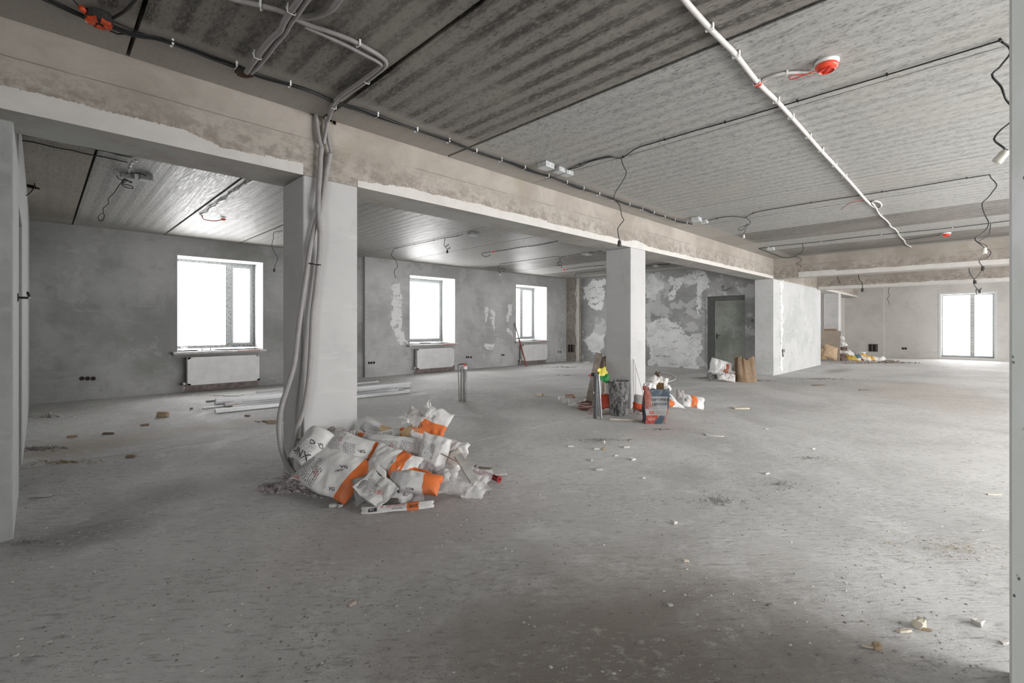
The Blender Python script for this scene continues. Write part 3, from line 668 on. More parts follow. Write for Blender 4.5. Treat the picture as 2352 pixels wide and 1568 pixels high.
def drop(label,P,r=.0045,hl=None,hmat=None,hs=1.0,group='wires hanging from the ceiling',n=6):
    pts=hang(P); rnd=random.Random(len(label)); 
    pts=[pts[0]]+[p+Vector((rnd.uniform(-.02,.02),rnd.uniform(-.02,.02),0)) for p in pts[1:]]
    cable(label,None,r,group,pts3=pts,step=.02,name='hanging_wire',cat='wire',n=n)
    if hl: holder(pts[-1]-Vector((0,0,.012)),hl,GL,hmat,hs)
drop('wavy black wire hanging in front of the long beam near the second column',[(1427,363),(1433,378),(1435,396),(1428,418),(1415,439),(1414,455),(1421,472),(1430,497),(1430,505),(1418,522),(1415,535),(1420,552)],.0045,'dark lampholder hanging in front of the beam by the second column')
drop('thick wire snaking down behind the pier edge beside the camera',[(2299,95),(2309,106),(2315,122),(2311,144),(2294,158),(2288,172),(2291,196),(2304,215),(2318,229),(2332,253),(2317,281),(2300,300),(2286,318),(2290,330),(2304,339),(2309,347)],.0062)
pp=hang([(2299,95),(2309,349)])[1]
holder(pp,'cream ceramic lampholder tilted beside the near pier',GL,cream,1.25,(0,R(-50),.8))
cable('thin black cable from the two boxes across to the far hanging coil',[(1622,507),(1640,503),(1664,498),(1690,497),(1712,499),(1737,487),(1829,471),(1925,456),(2036,439),(2135,423),(2200,412),(2273,401)],.0055,cl=.8)
drop('wavy wire hanging at the right end of the second long cable',[(2273,401),(2281,408),(2284,425),(2281,441),(2262,456),(2255,466),(2259,483),(2268,499),(2273,511),(2272,522),(2252,535),(2243,548),(2248,562),(2262,568)],.006,'white lampholder on the tangled wire before the first cross beam',cream,1.1)
drop('looped wire crossing the tangled wire before the first cross beam',[(2275,514),(2272,530),(2270,540),(2252,552),(2249,556),(2262,563),(2265,567)],.0055)
drop('curl of black wire with a coil under the long beam end',[(1712,499),(1720,508),(1720,516),(1710,518),(1700,522),(1698,528),(1706,527),(1716,518),(1719,513),(1713,524),(1706,538)],.0045,'small pale lampholder under the coiled wire by the beam',cream,.9)
cable('far cable running along the slab to the right edge',[(1744,570),(1760,568),(1783,565),(1844,559),(1900,553),(1958,546),(2022,539),(2095,532),(2166,525),(2271,513),(2330,505)],.006,cl=1.0)
cable('dark cable sagging along the beam end below the pale box',[(1744,571),(1760,577),(1781,585),(1802,592),(1828,589)],.008)
drop('zigzag wire hanging over the first cross beam near its left end',[(1843,560),(1844,572),(1838,582),(1828,589),(1836,592),(1842,598),(1836,603),(1831,605),(1838,610),(1841,614)],.006)
q=(2268,572)
def dropT(label,P,t,r=.006,hl=None,hs=1.2,mat=None,up=True):
    pts=[at(x,y,t=t) for x,y in P]
    if up: pts=[Vector((pts[0].x,pts[0].y,CZ-.001)),Vector((pts[0].x,pts[0].y,(CZ+pts[0].z)/2))]+pts
    cable(label,None,r,'wires hanging from the ceiling',pts3=pts,step=.02,name='hanging_wire',cat='wire')
    if hl: holder(pts[-1],hl,GL,mat,hs)
tw=(CZ-.01-HCAM)/ray(2273,514).z
dropT('wire winding down from the white lampholder past the first cross beam',[(2267,571),(2275,577),(2274,586),(2263,594),(2250,597),(2250,603),(2258,613)],tw,.006,'dark lampholder level with the underside of the first cross beam',1.3,up=False)
dropT('pair of crossing wires between the two cross beams, left strand',[(2226,620),(2229,630),(2238,642),(2240,645)],10.4,.007,'small dark lampholder between the two cross beams',1.2)
dropT('pair of crossing wires between the two cross beams, right strand',[(2256,618),(2253,624),(2246,634),(2237,642),(2236,650),(2242,660),(2250,667)],10.4,.007,'dark lampholder just above the far balcony window',1.1)
dropT('looped wire end in front of the far balcony window head',[(2250,667),(2255,661),(2246,667),(2242,663),(2242,670),(2244,676)],10.4,.007,up=False)
dropT('thin straight wire with a tiny lamp against the second cross beam',[(1924,637),(1926,642),(1930,652)],13,.009)
dropT('kinked wire against the second cross beam above the far grille',[(1972,636),(1975,643),(1980,650),(1981,663)],13,.010,'tiny dark lampholder below the second cross beam',1.6)
dropT('faint squiggling wire on the far wall left of the balcony window',[(2043,660),(2040,668),(2043,678),(2038,686),(2041,692),(2043,700)],19.2,.008)
# window-room cables
cable('thin cable across the slabs from the flat box above the second window',[(1062,538),(1050,542),(1012,548),(979,556),(942,563),(905,571)],.0055,cl=.7)
drop('wavy wire hanging beside the left jamb of the second window',[(905,571),(901,585),(903,594),(910,602),(911,612),(905,621),(905,630),(909,639)],.0055,'pale lampholder beside the second window head',cream,.9)
drop('coiled wire with a dark lampholder above the second window',[(1022,548),(1020,556),(1021,564),(1028,566),(1031,561),(1026,562),(1023,569),(1030,572),(1034,566),(1029,574)],.0055,'dark lampholder on the coiled wire above the second window')
cable('thin cable from the second window detector along the slab towards the beam',[(1137,577),(1162,574),(1195,568),(1230,564),(1262,558),(1300,549)],.0065,cl=.8)
cable('thin cable between the detectors and the box behind the second column',[(1384,576),(1360,580),(1334,583),(1319,585),(1289,590),(1278,589),(1248,593),(1215,597),(1180,602),(1149,606)],.0065,cl=.9)
drop('wire with one loop hanging left of the third window',[(1149,606),(1146,613),(1146,621),(1149,626),(1157,621),(1157,616),(1149,619),(1148,628)],.0055,'pale lampholder hanging left of the third window',cream,.9)
drop('wire with two rings hanging above the small red detector',[(1286,591),(1285,600),(1280,604),(1281,609),(1288,609),(1289,602),(1283,603),(1285,608),(1291,610),(1290,616)],.006)
cable('thin cable from the far corner detector to behind the second column',[(1300,619),(1306,618),(1334,614),(1361,611),(1389,609)],.007,cl=.9)
cable('thin cable near the far corner of the window room',[(1389,621),(1355,625),(1322,628)],.006)
drop('long wire running down the corner pier',[(1322,628),(1319,639),(1321,650),(1322,669),(1325,677),(1321,682)],.006)
cable('thin dark cable right of the second column',[(1483,612),(1495,610),(1506,609),(1540,606)],.008)
# left room
cable('upper black cable near the beam in the left room',[(48,309),(80,314),(125,322),(180,334),(229,345),(270,353),(308,361)],.0055,pts3=None)
cable('lower black cable running across the slab in the left room',[(50,323),(75,326),(134,340),(165,345),(196,353),(225,358),(250,363),(293,373)],.006)
cable('short black cable beside the upper one in the left room',[(237,345),(270,355),(302,363)],.0045)
foil=plain('crumpled_foil',(.75,.75,.76),.15,.95,var=.1,sc=60,bmp=.8)
P=hang([(313,361),(303,367),(297,377),(294,390)]); pts=resample(spline(P,8),.012)
o=MB().tube([p-Vector((0,0,.03)) for p in pts],.013,8,rf=lambda i:.013+.004*math.sin(i*2.1)).build('foil_sleeve',foil,smooth=False); tag(o,'crumpled silver foil sleeve at the end of the black cables in the left room','sleeve')
jbox(292,405,'grey junction box under the foil sleeve, left of its neighbour',.12,.10,.05,.1,GB)
jbox(335,409,'grey junction box right of its neighbour in the left room',.12,.11,.06,.1,GB)
drop('loops of black wire hanging beside the boxes in the left room',[(268,402),(272,410),(282,414),(300,416),(304,420),(300,419),(290,410),(285,415),(278,423),(290,431),(303,433),(306,428),(298,424),(280,421),(284,411)],.0045)
drop('black wire ending in a thin noose in the left room',[(284,411),(278,420),(271,427),(262,443),(253,457),(247,468),(240,479),(233,487),(229,497),(230,507),(235,505),(236,493),(234,488)],.0045)
cable('short black link between the two boxes in the left room',None,.005,pts3=hang([(290,398),(305,397),(325,399),(337,405)]))
drop('kinked wire with a plug hanging right of the first window',[(649,530),(640,532),(631,535),(625,548),(622,562),(625,575),(636,590),(636,598),(630,608),(629,616)],.0045,'small dark lampholder right of the first window')
pts=[at(44,448,t=5.5),at(56,450,t=5.6),at(68,444,t=5.7),at(79,430,t=5.8),at(79,421,z=CZ-.002)]
cable('stiff wire reaching from the left wall to a ragged hole in the slab',None,.006,pts3=pts,step=.03)
q=at(70,428,z=CZ); mb=MB(); random.seed(9)
for i in range(16): x,y,s=random.gauss(0,.05),random.gauss(0,.06),random.uniform(.015,.04); mb.box(q.x+x-s,q.x+x+s,q.y+y-s,q.y+y+s,CZ-.006,CZ+.01)
tag(mb.build('ceiling_hole',bpy.data.materials['rusty_hole']),'ragged dark hole in the slab near the left wall','hole')
pts=[at(39,683,x=-.11),Vector((-.05,5.35,1.52)),Vector((.0,5.5,1.56))]
a=at(40,683,x=-.112)
mb=MB(); mb.box(-.118,-.105,a.y-.02,a.y+.02,a.z-.03,a.z+.03); mb.tube([a,a+Vector((.05,.02,.0)),a+Vector((.06,.14,.01)),a+Vector((.05,.22,.05))],.009,6)
tag(mb.build('door_lever',black),'black lever sticking out of the left wall beside its doorway','handle')
# ================================================= WALL FITTINGS
radw=plain('radiator_white',(.56,.56,.555),.4,var=.07,sc=5)
def radiator(x0,x1,yb,yf,z0,z1,label):
    t=empty('radiator',(x0,yf,z0)); tag(t,label,'radiator','wall radiators under the windows'); w=x1-x0; h=z1-z0; d=yb-yf
    MB().box(0,w,0,.012,0,h,bev=.004).build('front_panel',plain('radiator_film',(.60,.60,.595),.45,var=.07,sc=5,bmp=.2),t)
    cv=MB()
    for i in range(int(w/.034)):
        x=.02+i*.034; cv.box(x,x+.020,.014,.085,.02,h-.02)
    cv.build('convector_fins',radw,t); 
    MB().box(.0,w,.012,.09,h-.014,h-.002,bev=.002).build('top_grille',radw,t)
    MB().box(-.002,.004,.008,.095,.01,h-.006).build('side_cover',radw,t); MB().box(w-.004,w+.002,.008,.095,.01,h-.006).build('side_cover',radw,t)
    for x in (.0,w-.055):
        for z,sg in ((.0,1),(h,-1)):
            MB().prism([(x-.004,z),(x+.06,z),(x+.06 if x<.1 else x-.004,z+sg*.02),((x-.004) if x<.1 else x+.06,z+sg*.05)][::sg],-.003,.0,Matrix.Rotation(R(90),4,'X')).build('corner_guard',plain('corner_guard_film',(.22,.22,.225),.4),t)
    MB().tube([(-.05,.06,h*.06),(-.01,.06,h*.06)],.012,8).lathe([(.017,-.02),(.02,.0),(.017,.03)],12,Matrix.Translation((-.045,.06,h*.06))).build('valve',plain('white_valve',(.66,.66,.65),.4),t,smooth=True)
    MB().tube([(-.045,.06,h*.06),(-.045,.06,-z0+.0)],.009,8).build('supply_pipe',steelm,t,smooth=True)
    for x in (.12,w-.12): MB().box(x-.015,x+.015,.085,d,h*.15,h*.85).build('wall_bracket',steelm,t)
    return t
radiator(2.05,3.345,11.225,11.02,.14,.69,'radiator under the first window, nearest to the picture left edge')
radiator(7.29,8.56,11.10,10.97,.125,.68,'radiator under the second window, between the columns')
radiator(11.43,12.70,11.10,10.97,.125,.68,'radiator under the third window behind the leaning pole')
rough=plain('unplastered_strip',(.21,.175,.165),.9,var=.3,sc=9,bmp=.6)
for (x0,x1,y,lab) in ((2.05,3.40,WY+.04,'bare brownish wall strip below the first radiator'),(7.3,8.7,WY-.05,'bare brownish wall strip below the second radiator'),(11.4,12.8,WY-.05,'bare brownish wall strip below the third radiator')):
    tag(MB().box(x0,x1,y-.012,y+.001,0,.15).build('bare_wall_strip',rough),lab,kind=S)
sk=plain('socket_hole_rim',(.17,.11,.10),.6); skd=plain('socket_hole_dark',(.02,.018,.018),.9); filler=plain('patch_filler',(.64,.64,.635),.85,var=.05)
def sockets(P,axis,val,label,r=.034,square=False):
    c=at(*P[len(P)//2],**{axis:val}); t=empty('socket_box',c); tag(t,label,'socket box','empty flush socket boxes in the walls')
    M0=Matrix.Rotation(R(90),4,'X') if axis=='y' else Matrix.Rotation(R(-90),4,'Y')
    for p in P:
        q=at(*p,**{axis:val})-c; mm=Matrix.Translation(q)@M0
        o=MB().lathe([(r,-.012),(r,.004),(r*.84,.004),(r*.84,-.002)],16,mm,cap=False).build('box_ring',sk,t)
        MB().lathe([(r*.84,.0015),(0,.0015)],16,mm,cap=False).build('box_back',skd,o)
    return t
sockets([(188,869),(201,869),(214,869)],'y',WY+.035,'three socket boxes low on the grey wall left of the first window',.040)
sockets([(847.5,833),(853,833),(859,832.5)],'y',WY-.052,'three small socket boxes low on the wall left of the second radiator')
sockets([(1072,820),(1076.5,820),(1082,820)],'y',WY-.052,'three socket boxes low on the wall right of the second radiator')
sockets([(1153,815),(1157,815)],'y',WY-.052,'two socket boxes low on the wall left of the third radiator')
sockets([(1283,808),(1288,808)],'y',WY-.052,'two socket boxes low on the wall right of the third radiator')
sockets([(1600,776.5),(1606,776.5)],'x',DX-.002,'two socket boxes left of the grey recessed door')
sockets([(2074,800),(2080,800)],'x',FX-.002,'faint socket pair on the far wall left of the balcony window',.05)
def patch(P,axis,val,label,seed,mat=filler,th=.004):
    # hand-spread filler with an uneven edge, on the wall
    n=len(P); x0,x1=min(p[0] for p in P)-3,max(p[0] for p in P)+3; y0,y1=min(p[1] for p in P)-3,max(p[1] for p in P)+3
    amp=min(1,min(x1-x0,y1-y0)/26); st=max(.45,max(x1-x0,y1-y0)/150); nx,ny=int((x1-x0)/st)+1,int((y1-y0)/st)+1; dv=Vector((0,-th,0)) if axis=='y' else Vector((-th,0,0))
    def inside(x,y):
        w=(nvec(Vector((x*.06,y*.06,seed)))*7+nvec(Vector((x*.2,y*.2,seed)))*4+nvec(Vector((x*.7,y*.7,seed)))*2)*amp; x+=w.x; y+=w.y; c=False
        for i in range(n):
            (xa,ya),(xb,yb)=P[i],P[i-1]
            if (ya>y)!=(yb>y) and x<(xb-xa)*(y-ya)/(yb-ya)+xa: c=not c
        return c and noise.noise(Vector((x*.05,y*.35,seed+3)))>-.42
    V=[at(x0+i*st,y0+j*st,**{axis:val})+dv for j in range(ny+1) for i in range(nx+1)]
    F=[(j*(nx+1)+i,(j+1)*(nx+1)+i,(j+1)*(nx+1)+i+1,j*(nx+1)+i+1) for j in range(ny) for i in range(nx) if inside(x0+(i+.5)*st,y0+(j+.5)*st)]
    us=sorted({k for f in F for k in f}); mp={k:i for i,k in enumerate(us)}
    me=bpy.data.meshes.new('wall_patch'); me.from_pydata([tuple(V[k]) for k in us],[],[tuple(mp[k] for k in f) for f in F]); me.materials.append(mat)
    o=bpy.data.objects.new('wall_patch',me); col.objects.link(o); tag(o,label,kind=S); return o
YB=WY-.05
patch([(903,653),(918,651),(921,690),(919,735),(926,765),(938,786),(936,794),(920,792),(908,775),(900,745),(899,715),(901,680)],'y',YB,'tall pale filler patch beside the second window',1)
patch([(1113,704),(1120,703),(1119,735),(1114,742)],'y',YB,'narrow pale filler dab between the windows, left',2)
patch([(1129,712),(1135,714),(1138,745),(1136,762),(1131,745),(1124,728),(1131,730)],'y',YB,'narrow pale filler dab between the windows, right',3)
patch([(1167,700),(1174,700),(1174,722),(1166,738),(1162,738),(1168,715)],'y',YB,'small filler dab left of the third window',4)
patch([(1162,750),(1176,760),(1177,772),(1166,764)],'y',YB,'slanting filler dab left of the third window',5)
patch([(1113,790),(1135,789),(1132,803),(1114,803)],'y',YB,'square pale filler patch low between the windows',6)
wp=m_plaster('white_wall_patch',(.58,.585,.585),(.72,.73,.73),(.74,.75,.75),.6,2.2,None,.3)
DD=DX
patch([(1341,660),(1362,645),(1389,640),(1389,700),(1372,712),(1350,704),(1356,690),(1345,680)],'x',DD,'white patch high on the door wall left of the second column',7,wp)
patch([(1340,780),(1350,770),(1364,764),(1389,768),(1389,800),(1378,806),(1374,830),(1366,828),(1370,808),(1356,806),(1348,795)],'x',DD,'white patch low on the door wall left of the second column',8,wp)
patch([(1484,640),(1500,632),(1516,640),(1524,660),(1512,672),(1506,692),(1484,684)],'x',DD,'white patch high on the door wall right of the second column',9,wp)
patch([(1530,640),(1580,628),(1598,624),(1600,650),(1560,654),(1552,680),(1535,690),(1545,660)],'x',DD,'broad white smear under the long beam',10,wp)
patch([(1486,742),(1520,730),(1556,745),(1580,770),(1612,768),(1614,800),(1598,830),(1608,848),(1486,842),(1494,800),(1486,790)],'x',DD,'large white patch low on the door wall left of the door',11,wp)
patch([(1600,622),(1620,622),(1630,660),(1610,672),(1609,720),(1601,722),(1601,690)],'x',DD,'white drip-shaped patch at the top left of the door',12,wp)
# plaster stripe with a small box on the core wall
patch([(1791,646),(1799,646),(1797,690),(1798,740),(1796,795),(1798,850),(1794,852),(1793,800),(1794,740),(1791,700),(1793,670)],'y',BY0,'bright vertical plaster stripe on the core wall',14,M['bright'])
c=at(1797,806,y=BY0); t=empty('switch_box',c); tag(t,'dark switch box low on the bright plaster stripe of the core wall','switch box')
MB().box(-.05,.12,-.035,.0,-.04,.05,bev=.006).build('box_body',plain('dark_grey_box',(.12,.12,.12),.5),t); MB().box(-.03,.03,-.03,0,-.16,-.08,bev=.005).build('box_below',plain('dark_grey_box',(.12,.12,.12),.5),t)
MB().tube([(0,-.01,-.08),(.0,-.012,-.04)],.008,5).build('lead',black,t)
def grille(pos,rz,w,h,label):
    t=empty('vent_grille',pos,(0,0,rz)); tag(t,label,'vent grille')
    MB().box(-w/2,w/2,-.012,.0,0,h).build('recess',skd,t)
    f=MB(); e=.018; f.box(-w/2-e,-w/2,-.02,0,-e,h+e).box(w/2,w/2+e,-.02,0,-e,h+e).box(-w/2,w/2,-.02,0,-e,0).box(-w/2,w/2,-.02,0,h,h+e); f.build('frame',plain('dark_grille_frame',(.10,.08,.07),.6),t)
    for i in range(4): MB().box(-w/2+w*(i+.5)/4-.012,-w/2+w*(i+.5)/4+.012,-.03,-.013,.01,h-.01).build('slat',plain('grille_slat',(.20,.15,.13),.5) if i%2 else skd,t)
grille((13.968,10.90,.36),R(-90),.25,.245,'dark square vent low on the bare concrete pier in the far corner')
a=at(1995.5,806,x=FX-.1); b=at(2016,790,x=FX-.1)
grille((FX-.103,(a.y+b.y)/2,a.z),R(-90),abs(a.y-b.y)-.03,b.z-a.z-.02,'dark square vent low on the far wall behind the rubbish pile')
# scribbled wires poking from the door wall
for P,l in (([(1655,660),(1662,656),(1660,668),(1672,664),(1680,660)],'dark wire ends curling out of the wall above the door'),([(1727,734),(1725,738),(1729,733),(1730,740)],'short wire end sticking out right of the door')):
    q=[at(x,y,x=DX-.03-.02*i) for i,(x,y) in enumerate(P)]; q[0].x=DX+.01
    cable(l,None,.008,pts3=q,cat='wire',name='wall_wire')

# ================================================= SACKS AND PAPER
def sackmat(name,base=(.60,.595,.585),bands=(),text=(),edge=None,orange=(.80,.19,.04),dirty=.35):
    if name in MATS: return MATS[name]
    m,nt,bs=NT(name); uvn=nt.nodes.new('ShaderNodeUVMap'); uv=uvn.outputs[0]; q=xyz(nt,uv); p=objc(nt)
    n1=noi(nt,p,6,5,.6); c=mixc(nt,ramp(nt,n1,.35,.7),tuple(b*.86 for b in base),tuple(min(1,b*1.1) for b in base))
    ink=(.07,.07,.075)
    def inside(u0,u1,v0,v1):
        a=math_(nt,'MULTIPLY',math_(nt,'GREATER_THAN',q[0],u0),math_(nt,'LESS_THAN',q[0],u1)); b=math_(nt,'MULTIPLY',math_(nt,'GREATER_THAN',q[1],v0),math_(nt,'LESS_THAN',q[1],v1)); return math_(nt,'MULTIPLY',a,b)
    for (u0,u1,v0,v1,nl) in text:
        row=math_(nt,'GREATER_THAN',math_(nt,'SINE',math_(nt,'MULTIPLY',q[0],nl*6.28)),.05)
        wd=ramp(nt,noi(nt,scl(nt,uv,(nl*1.0,60,1)),1.0,1),.44,.50)
        c=mixc(nt,math_(nt,'MULTIPLY',math_(nt,'MULTIPLY',inside(u0,u1,v0,v1),row),math_(nt,'MULTIPLY',wd,.95)),c,ink)
    for (u0,u1,v0,v1,cc) in bands:
        c=mixc(nt,inside(u0,u1,v0,v1),c,cc)
    c=mixc(nt,math_(nt,'MULTIPLY',ramp(nt,noi(nt,p,3.3,6,.65),.5,.75),dirty),c,(.40,.385,.37))
    setc(nt,bs,c,.55,.35); bump(nt,bs,noi(nt,p,70,4),.12,.003); MATS[name]=m; return m
ORG=(.62,.155,.04)
def textmesh(s,size=1):
    cu=bpy.data.curves.new('t','FONT'); cu.body=s; cu.size=size; cu.offset=.018; cu.align_x='CENTER'; cu.align_y='CENTER'; cu.resolution_u=2
    o=bpy.data.objects.new('t',cu); col.objects.link(o); dg=bpy.context.evaluated_depsgraph_get(); dg.update()
    me=bpy.data.meshes.new_from_object(o.evaluated_get(dg)); bm=bmesh.new(); bm.from_mesh(me)
    bmesh.ops.triangulate(bm,faces=bm.faces[:]); bmesh.ops.subdivide_edges(bm,edges=[e for e in bm.edges if e.calc_length()>.12*size],cuts=1)
    V=[v.co.copy() for v in bm.verts]; bm.verts.index_update(); F=[[v.index for v in f.verts] for f in bm.faces]; bm.free()
    bpy.data.objects.remove(o); bpy.data.curves.remove(cu); bpy.data.meshes.remove(me); return V,F
CR=Vector((.7083,-.7059,0)); CF=Vector((.7059,.7083,0)); UP=Vector((0,0,1))
def frame(tilt,roll,yaw=0):
    r=CR*math.cos(R(yaw))+CF*math.sin(R(yaw)); f=CF*math.cos(R(yaw))-CR*math.sin(R(yaw))
    Y=f*math.cos(R(tilt))+UP*math.sin(R(tilt)); Z=r.cross(Y)
    X=r*math.cos(R(roll))+Y*math.sin(R(roll)); Y2=Y*math.cos(R(roll))-r*math.sin(R(roll))
    return Matrix((X,Y2,Z)).transposed().to_4x4()
def hsh(i,j,s): return (math.sin(i*127.1+j*311.7+s*74.7)*43758.5453)%1.0-.5
def facet(x,y,s):
    x+=y*.5; i,j=math.floor(x),math.floor(y); a,b=x-i,y-j; h0=hsh(i,j,s); h3=hsh(i+1,j+1,s)
    if a>b: h1=hsh(i+1,j,s); return h0+(h1-h0)*a+(h3-h1)*b
    h2=hsh(i,j+1,s); return h0+(h3-h2)*a+(h2-h0)*b
def cr(x,y,s,f):                                      # folded-paper relief: flat facets meeting in creases
    w=nvec(Vector((x*3,y*3,s)))*.06; x+=w.x; y+=w.y
    return 1.3*facet(x*f*1.5,y*f*1.5,s)+.75*facet(x*f*3.1+y*f,y*f*3.1-x*f,s+3)+.35*facet(x*f*6.5,y*f*6.5,s+5)
def cr_old(x,y,s,f):
    h=0
    for k,(a,fr,am) in enumerate(((.35,1.0,1.0),(1.35,1.35,.8),(2.3,2.1,.5),(.9,3.7,.28),(2.9,5.1,.18))):
        w=noise.noise(Vector((x*1.1,y*1.1,s+k*7)))*1.0
        t=(x*math.cos(a+s)+y*math.sin(a+s))*f*fr+w+s*1.7+k
        h+=am*(abs((t%1.0)-.5)*2-.5)
    return h
class Sack:
    def __init__(s,name,pos,L,Wd,T,tilt,roll,mat,label,seed,yaw=0,crump=.04,cf=4.,bend=0,flare=0,taper=0,nu=30,nv=20,group='empty building sacks heaped at the nearest column',cat='sack',out=.011,edge=3.2,bendv=0):
        s.__dict__.update(L=L,W=Wd,T=T,seed=seed,c=crump*.85,cf=cf,bend=bend,taper=taper,out=out,e=edge,bendv=bendv)
        V=[];F=[];UV=[]
        for side in (1,-1):
            for j in range(nv+1):
                for i in range(nu+1):
                    u=i/nu; v=j/nv; V.append(s.surf(u,v,side)); UV.append((u,v) if side>0 else (u,v))
        N=(nu+1)*(nv+1); idx=lambda i,j:j*(nu+1)+i
        for j in range(nv):
            for i in range(nu):
                a,b,c,d=idx(i,j),idx(i+1,j),idx(i+1,j+1),idx(i,j+1); F.append((a,b,c,d)); F.append((N+a,N+d,N+c,N+b))
        for i in range(nu):
            for j,fl in ((0,0),(nv,1)):
                a,b=idx(i,j),idx(i+1,j); F.append((a,N+a,N+b,b) if not fl else (a,b,N+b,N+a))
        for j in range(nv):
            for i,fl in ((0,1),(nu,0)):
                a,b=idx(i,j),idx(i,j+1); F.append((a,N+a,N+b,b) if not fl else (a,b,N+b,N+a))
        s.o=mesh(name,V,F,mat,uv=UV); s.M=Matrix.Translation(pos)@frame(tilt,roll,yaw)
        lo=min((s.M@Vector(v)).z for v in V)
        if lo<.002: s.M=Matrix.Translation((0,0,.002-lo))@s.M
        s.o.matrix_world=s.M; tag(s.o,label,cat,group)
    def surf(s,u,v,side=1,lift=0):
        x=(u-.5)*2; y=(v-.5)*2; ex=max(0,1-abs(x)**s.e); ey=max(0,1-abs(y)**s.e)
        h=s.T*.42*(ex*ey)**.5
        k=(ex*ey)**.35*.85+.15
        X=x*s.L/2; Y=y*s.W/2*(1-s.taper*(x+1)/2)
        n=nvec(Vector((x*1.6+s.seed,y*1.6,s.seed*.7))); 
        X+=n.x*s.out*2; Y+=n.y*s.out*2
        c1=cr(X,Y,s.seed+(0 if side>0 else .35),s.cf); cc=s.c*c1
        z=side*(h+ (max(-h*.8,cc*k) if s.T>.02 else 0)+.0008) + (cc if s.T<=.02 else cc*.25*side)
        z+=s.bend*(x*x-.33)*s.L+s.bendv*(y*y-.33)*s.W + noise.noise(Vector((X*3,Y*3,s.seed)))*s.c*.8
        return Vector((X,Y,z+lift*side))
    def write(s,txt,u,v,h,rot=0,mat=None,name='printed_word',sx=1):
        V,F=textmesh(txt); ca,sa=math.cos(R(rot)),math.sin(R(rot))
        P=[]
        for p in V:
            x,y=p.x*h*sx,p.y*h; a,b=x*ca-y*sa,x*sa+y*ca; P.append(s.surf(u+a/s.L,v+b/s.W,1,.0022))
        o=mesh(name,P,F,mat or M['ink'],s.o); o['label']='printed lettering'; return o
    def diamond(s,u,v,h,mat):
        P=[];F=[]; 
        for k in range(4):
            a=k*math.pi/2
            for r in (h,h*.84): P.append(s.surf(u+r*math.cos(a)/s.L,v+r*math.sin(a)/s.W,1,.0022))
        for k in range(4): a=2*k;b=2*((k+1)%4); F.append((a,a+1,b+1,b))
        mesh('hazard_diamond',P,F,mat,s.o); return s.write('!',u,v,h*1.1,0,mat,'hazard_mark')
W0=(.62,.615,.605)
m_txt=sackmat('sack_text_left',W0,bands=((.90,1.01,-.1,1.1,ORG),),text=((.03,.46,.06,.94,34),(.52,.70,.1,.6,40)))
m_txt2=sackmat('sack_text_all',W0,text=((.04,.62,.08,.62,44),(.66,.93,.08,.75,40)))
m_big=sackmat('sack_orange_end',W0,bands=((.80,1.01,-.1,1.1,ORG),),text=((.03,.30,.05,.62,30),(.30,.42,.05,.4,30)))
m_mid=sackmat('sack_orange_band',W0,bands=((.52,.76,-.1,1.1,ORG),))
m_tall=sackmat('sack_tall_orange',(.60,.59,.58),bands=((-.1,1.1,.35,.68,ORG),),text=((.1,.9,.02,.2,30),))
m_wht=sackmat('sack_plain_white',W0,text=((.1,.55,.2,.7,30),))
m_brn=sackmat('sack_inner_brown',(.44,.39,.36),bands=((.6,.95,-.1,.55,ORG),))
m_strip=sackmat('folded_strip_paper',(.66,.655,.645),bands=((.64,.80,-.1,1.1,ORG),),text=())
red=plain('print_red',(.42,.06,.07),.6); pink=plain('print_rose',(.55,.20,.19),.6); whiteink=plain('print_white',(.7,.7,.69),.6)
def P_(px,py,t): return at(px,py,t=t)
# hidden lower layer that carries the heap
Sack('sack',P_(790,1092,3.80),.52,.40,.12,8,-10,m_wht,'flattened white sack mostly buried under the left of the heap',11.3,crump=.02)
Sack('sack',P_(905,1085,3.98),.56,.42,.14,6,6,m_wht,'flattened white sack buried in the middle of the heap',12.7,crump=.02)
Sack('sack',P_(990,1072,4.02),.50,.40,.14,8,-8,m_wht,'flattened white sack buried under the standing sacks',13.1,crump=.02)
Sack('sack',P_(800,1048,3.86),.44,.30,.12,12,-4,m_wht,'crushed sack wedged between heap and column',14.2,crump=.02)
s=Sack('sack',P_(765,1082,3.60),.50,.36,.13,42,-24,m_big,'largest front sack with a text block on the left and an orange end',1.0,crump=.026,cf=4.2,nu=40,nv=28)
s.write('VG',.67,.62,.040,38); s.write('ORTH',.65,.50,.020,38); s.diamond(.37,.28,.024,red); s.write('VG',.72,.12,.035,12); s.write('SAND',.10,.03,.024,0,red)
s=Sack('sack',P_(797,1026,3.78),.50,.21,.10,50,-13,m_txt,'upper left sack covered in small print with a red diamond',2.1,crump=.018,nu=40,nv=20,bend=-.12)
s.diamond(.42,.62,.022,red); s.write('VG',.80,.35,.040,30)
s=Sack('sack',P_(712,1024,3.72),.30,.22,.12,60,62,m_wht,'rounded white sack with big black letters touching the conduits',3.4,crump=.014,nu=34,nv=22,bendv=-.25)
s.write('UNX',.22,.50,.075,-90,sx=.9); s.write('O',.62,.35,.07,-60,sx=.7); s.write('CE',.62,.12,.035,30)
s=Sack('sack',P_(903,1024,3.86),.44,.16,.13,58,-5,m_txt2,'long sack of fine print lying across the middle of the heap',4.6,crump=.014,nu=40,nv=18)
s.diamond(.52,.40,.021,red)
s=Sack('sack',P_(884,998,4.05),.34,.10,.10,55,6,m_txt,'sack edge of fine print behind the long middle sack',5.5,crump=.016)
s=Sack('sack',P_(852,984,4.15),.20,.17,.10,66,-25,m_txt2,'small boxy sack end of fine print beside the column edge',6.2,crump=.010)
s=Sack('sack',P_(986,985,4.02),.27,.32,.09,78,-24,m_tall,'standing white sack with a broad orange band, highest in the heap',7.7,crump=.032,cf=5,nu=34,nv=34,taper=-.25)
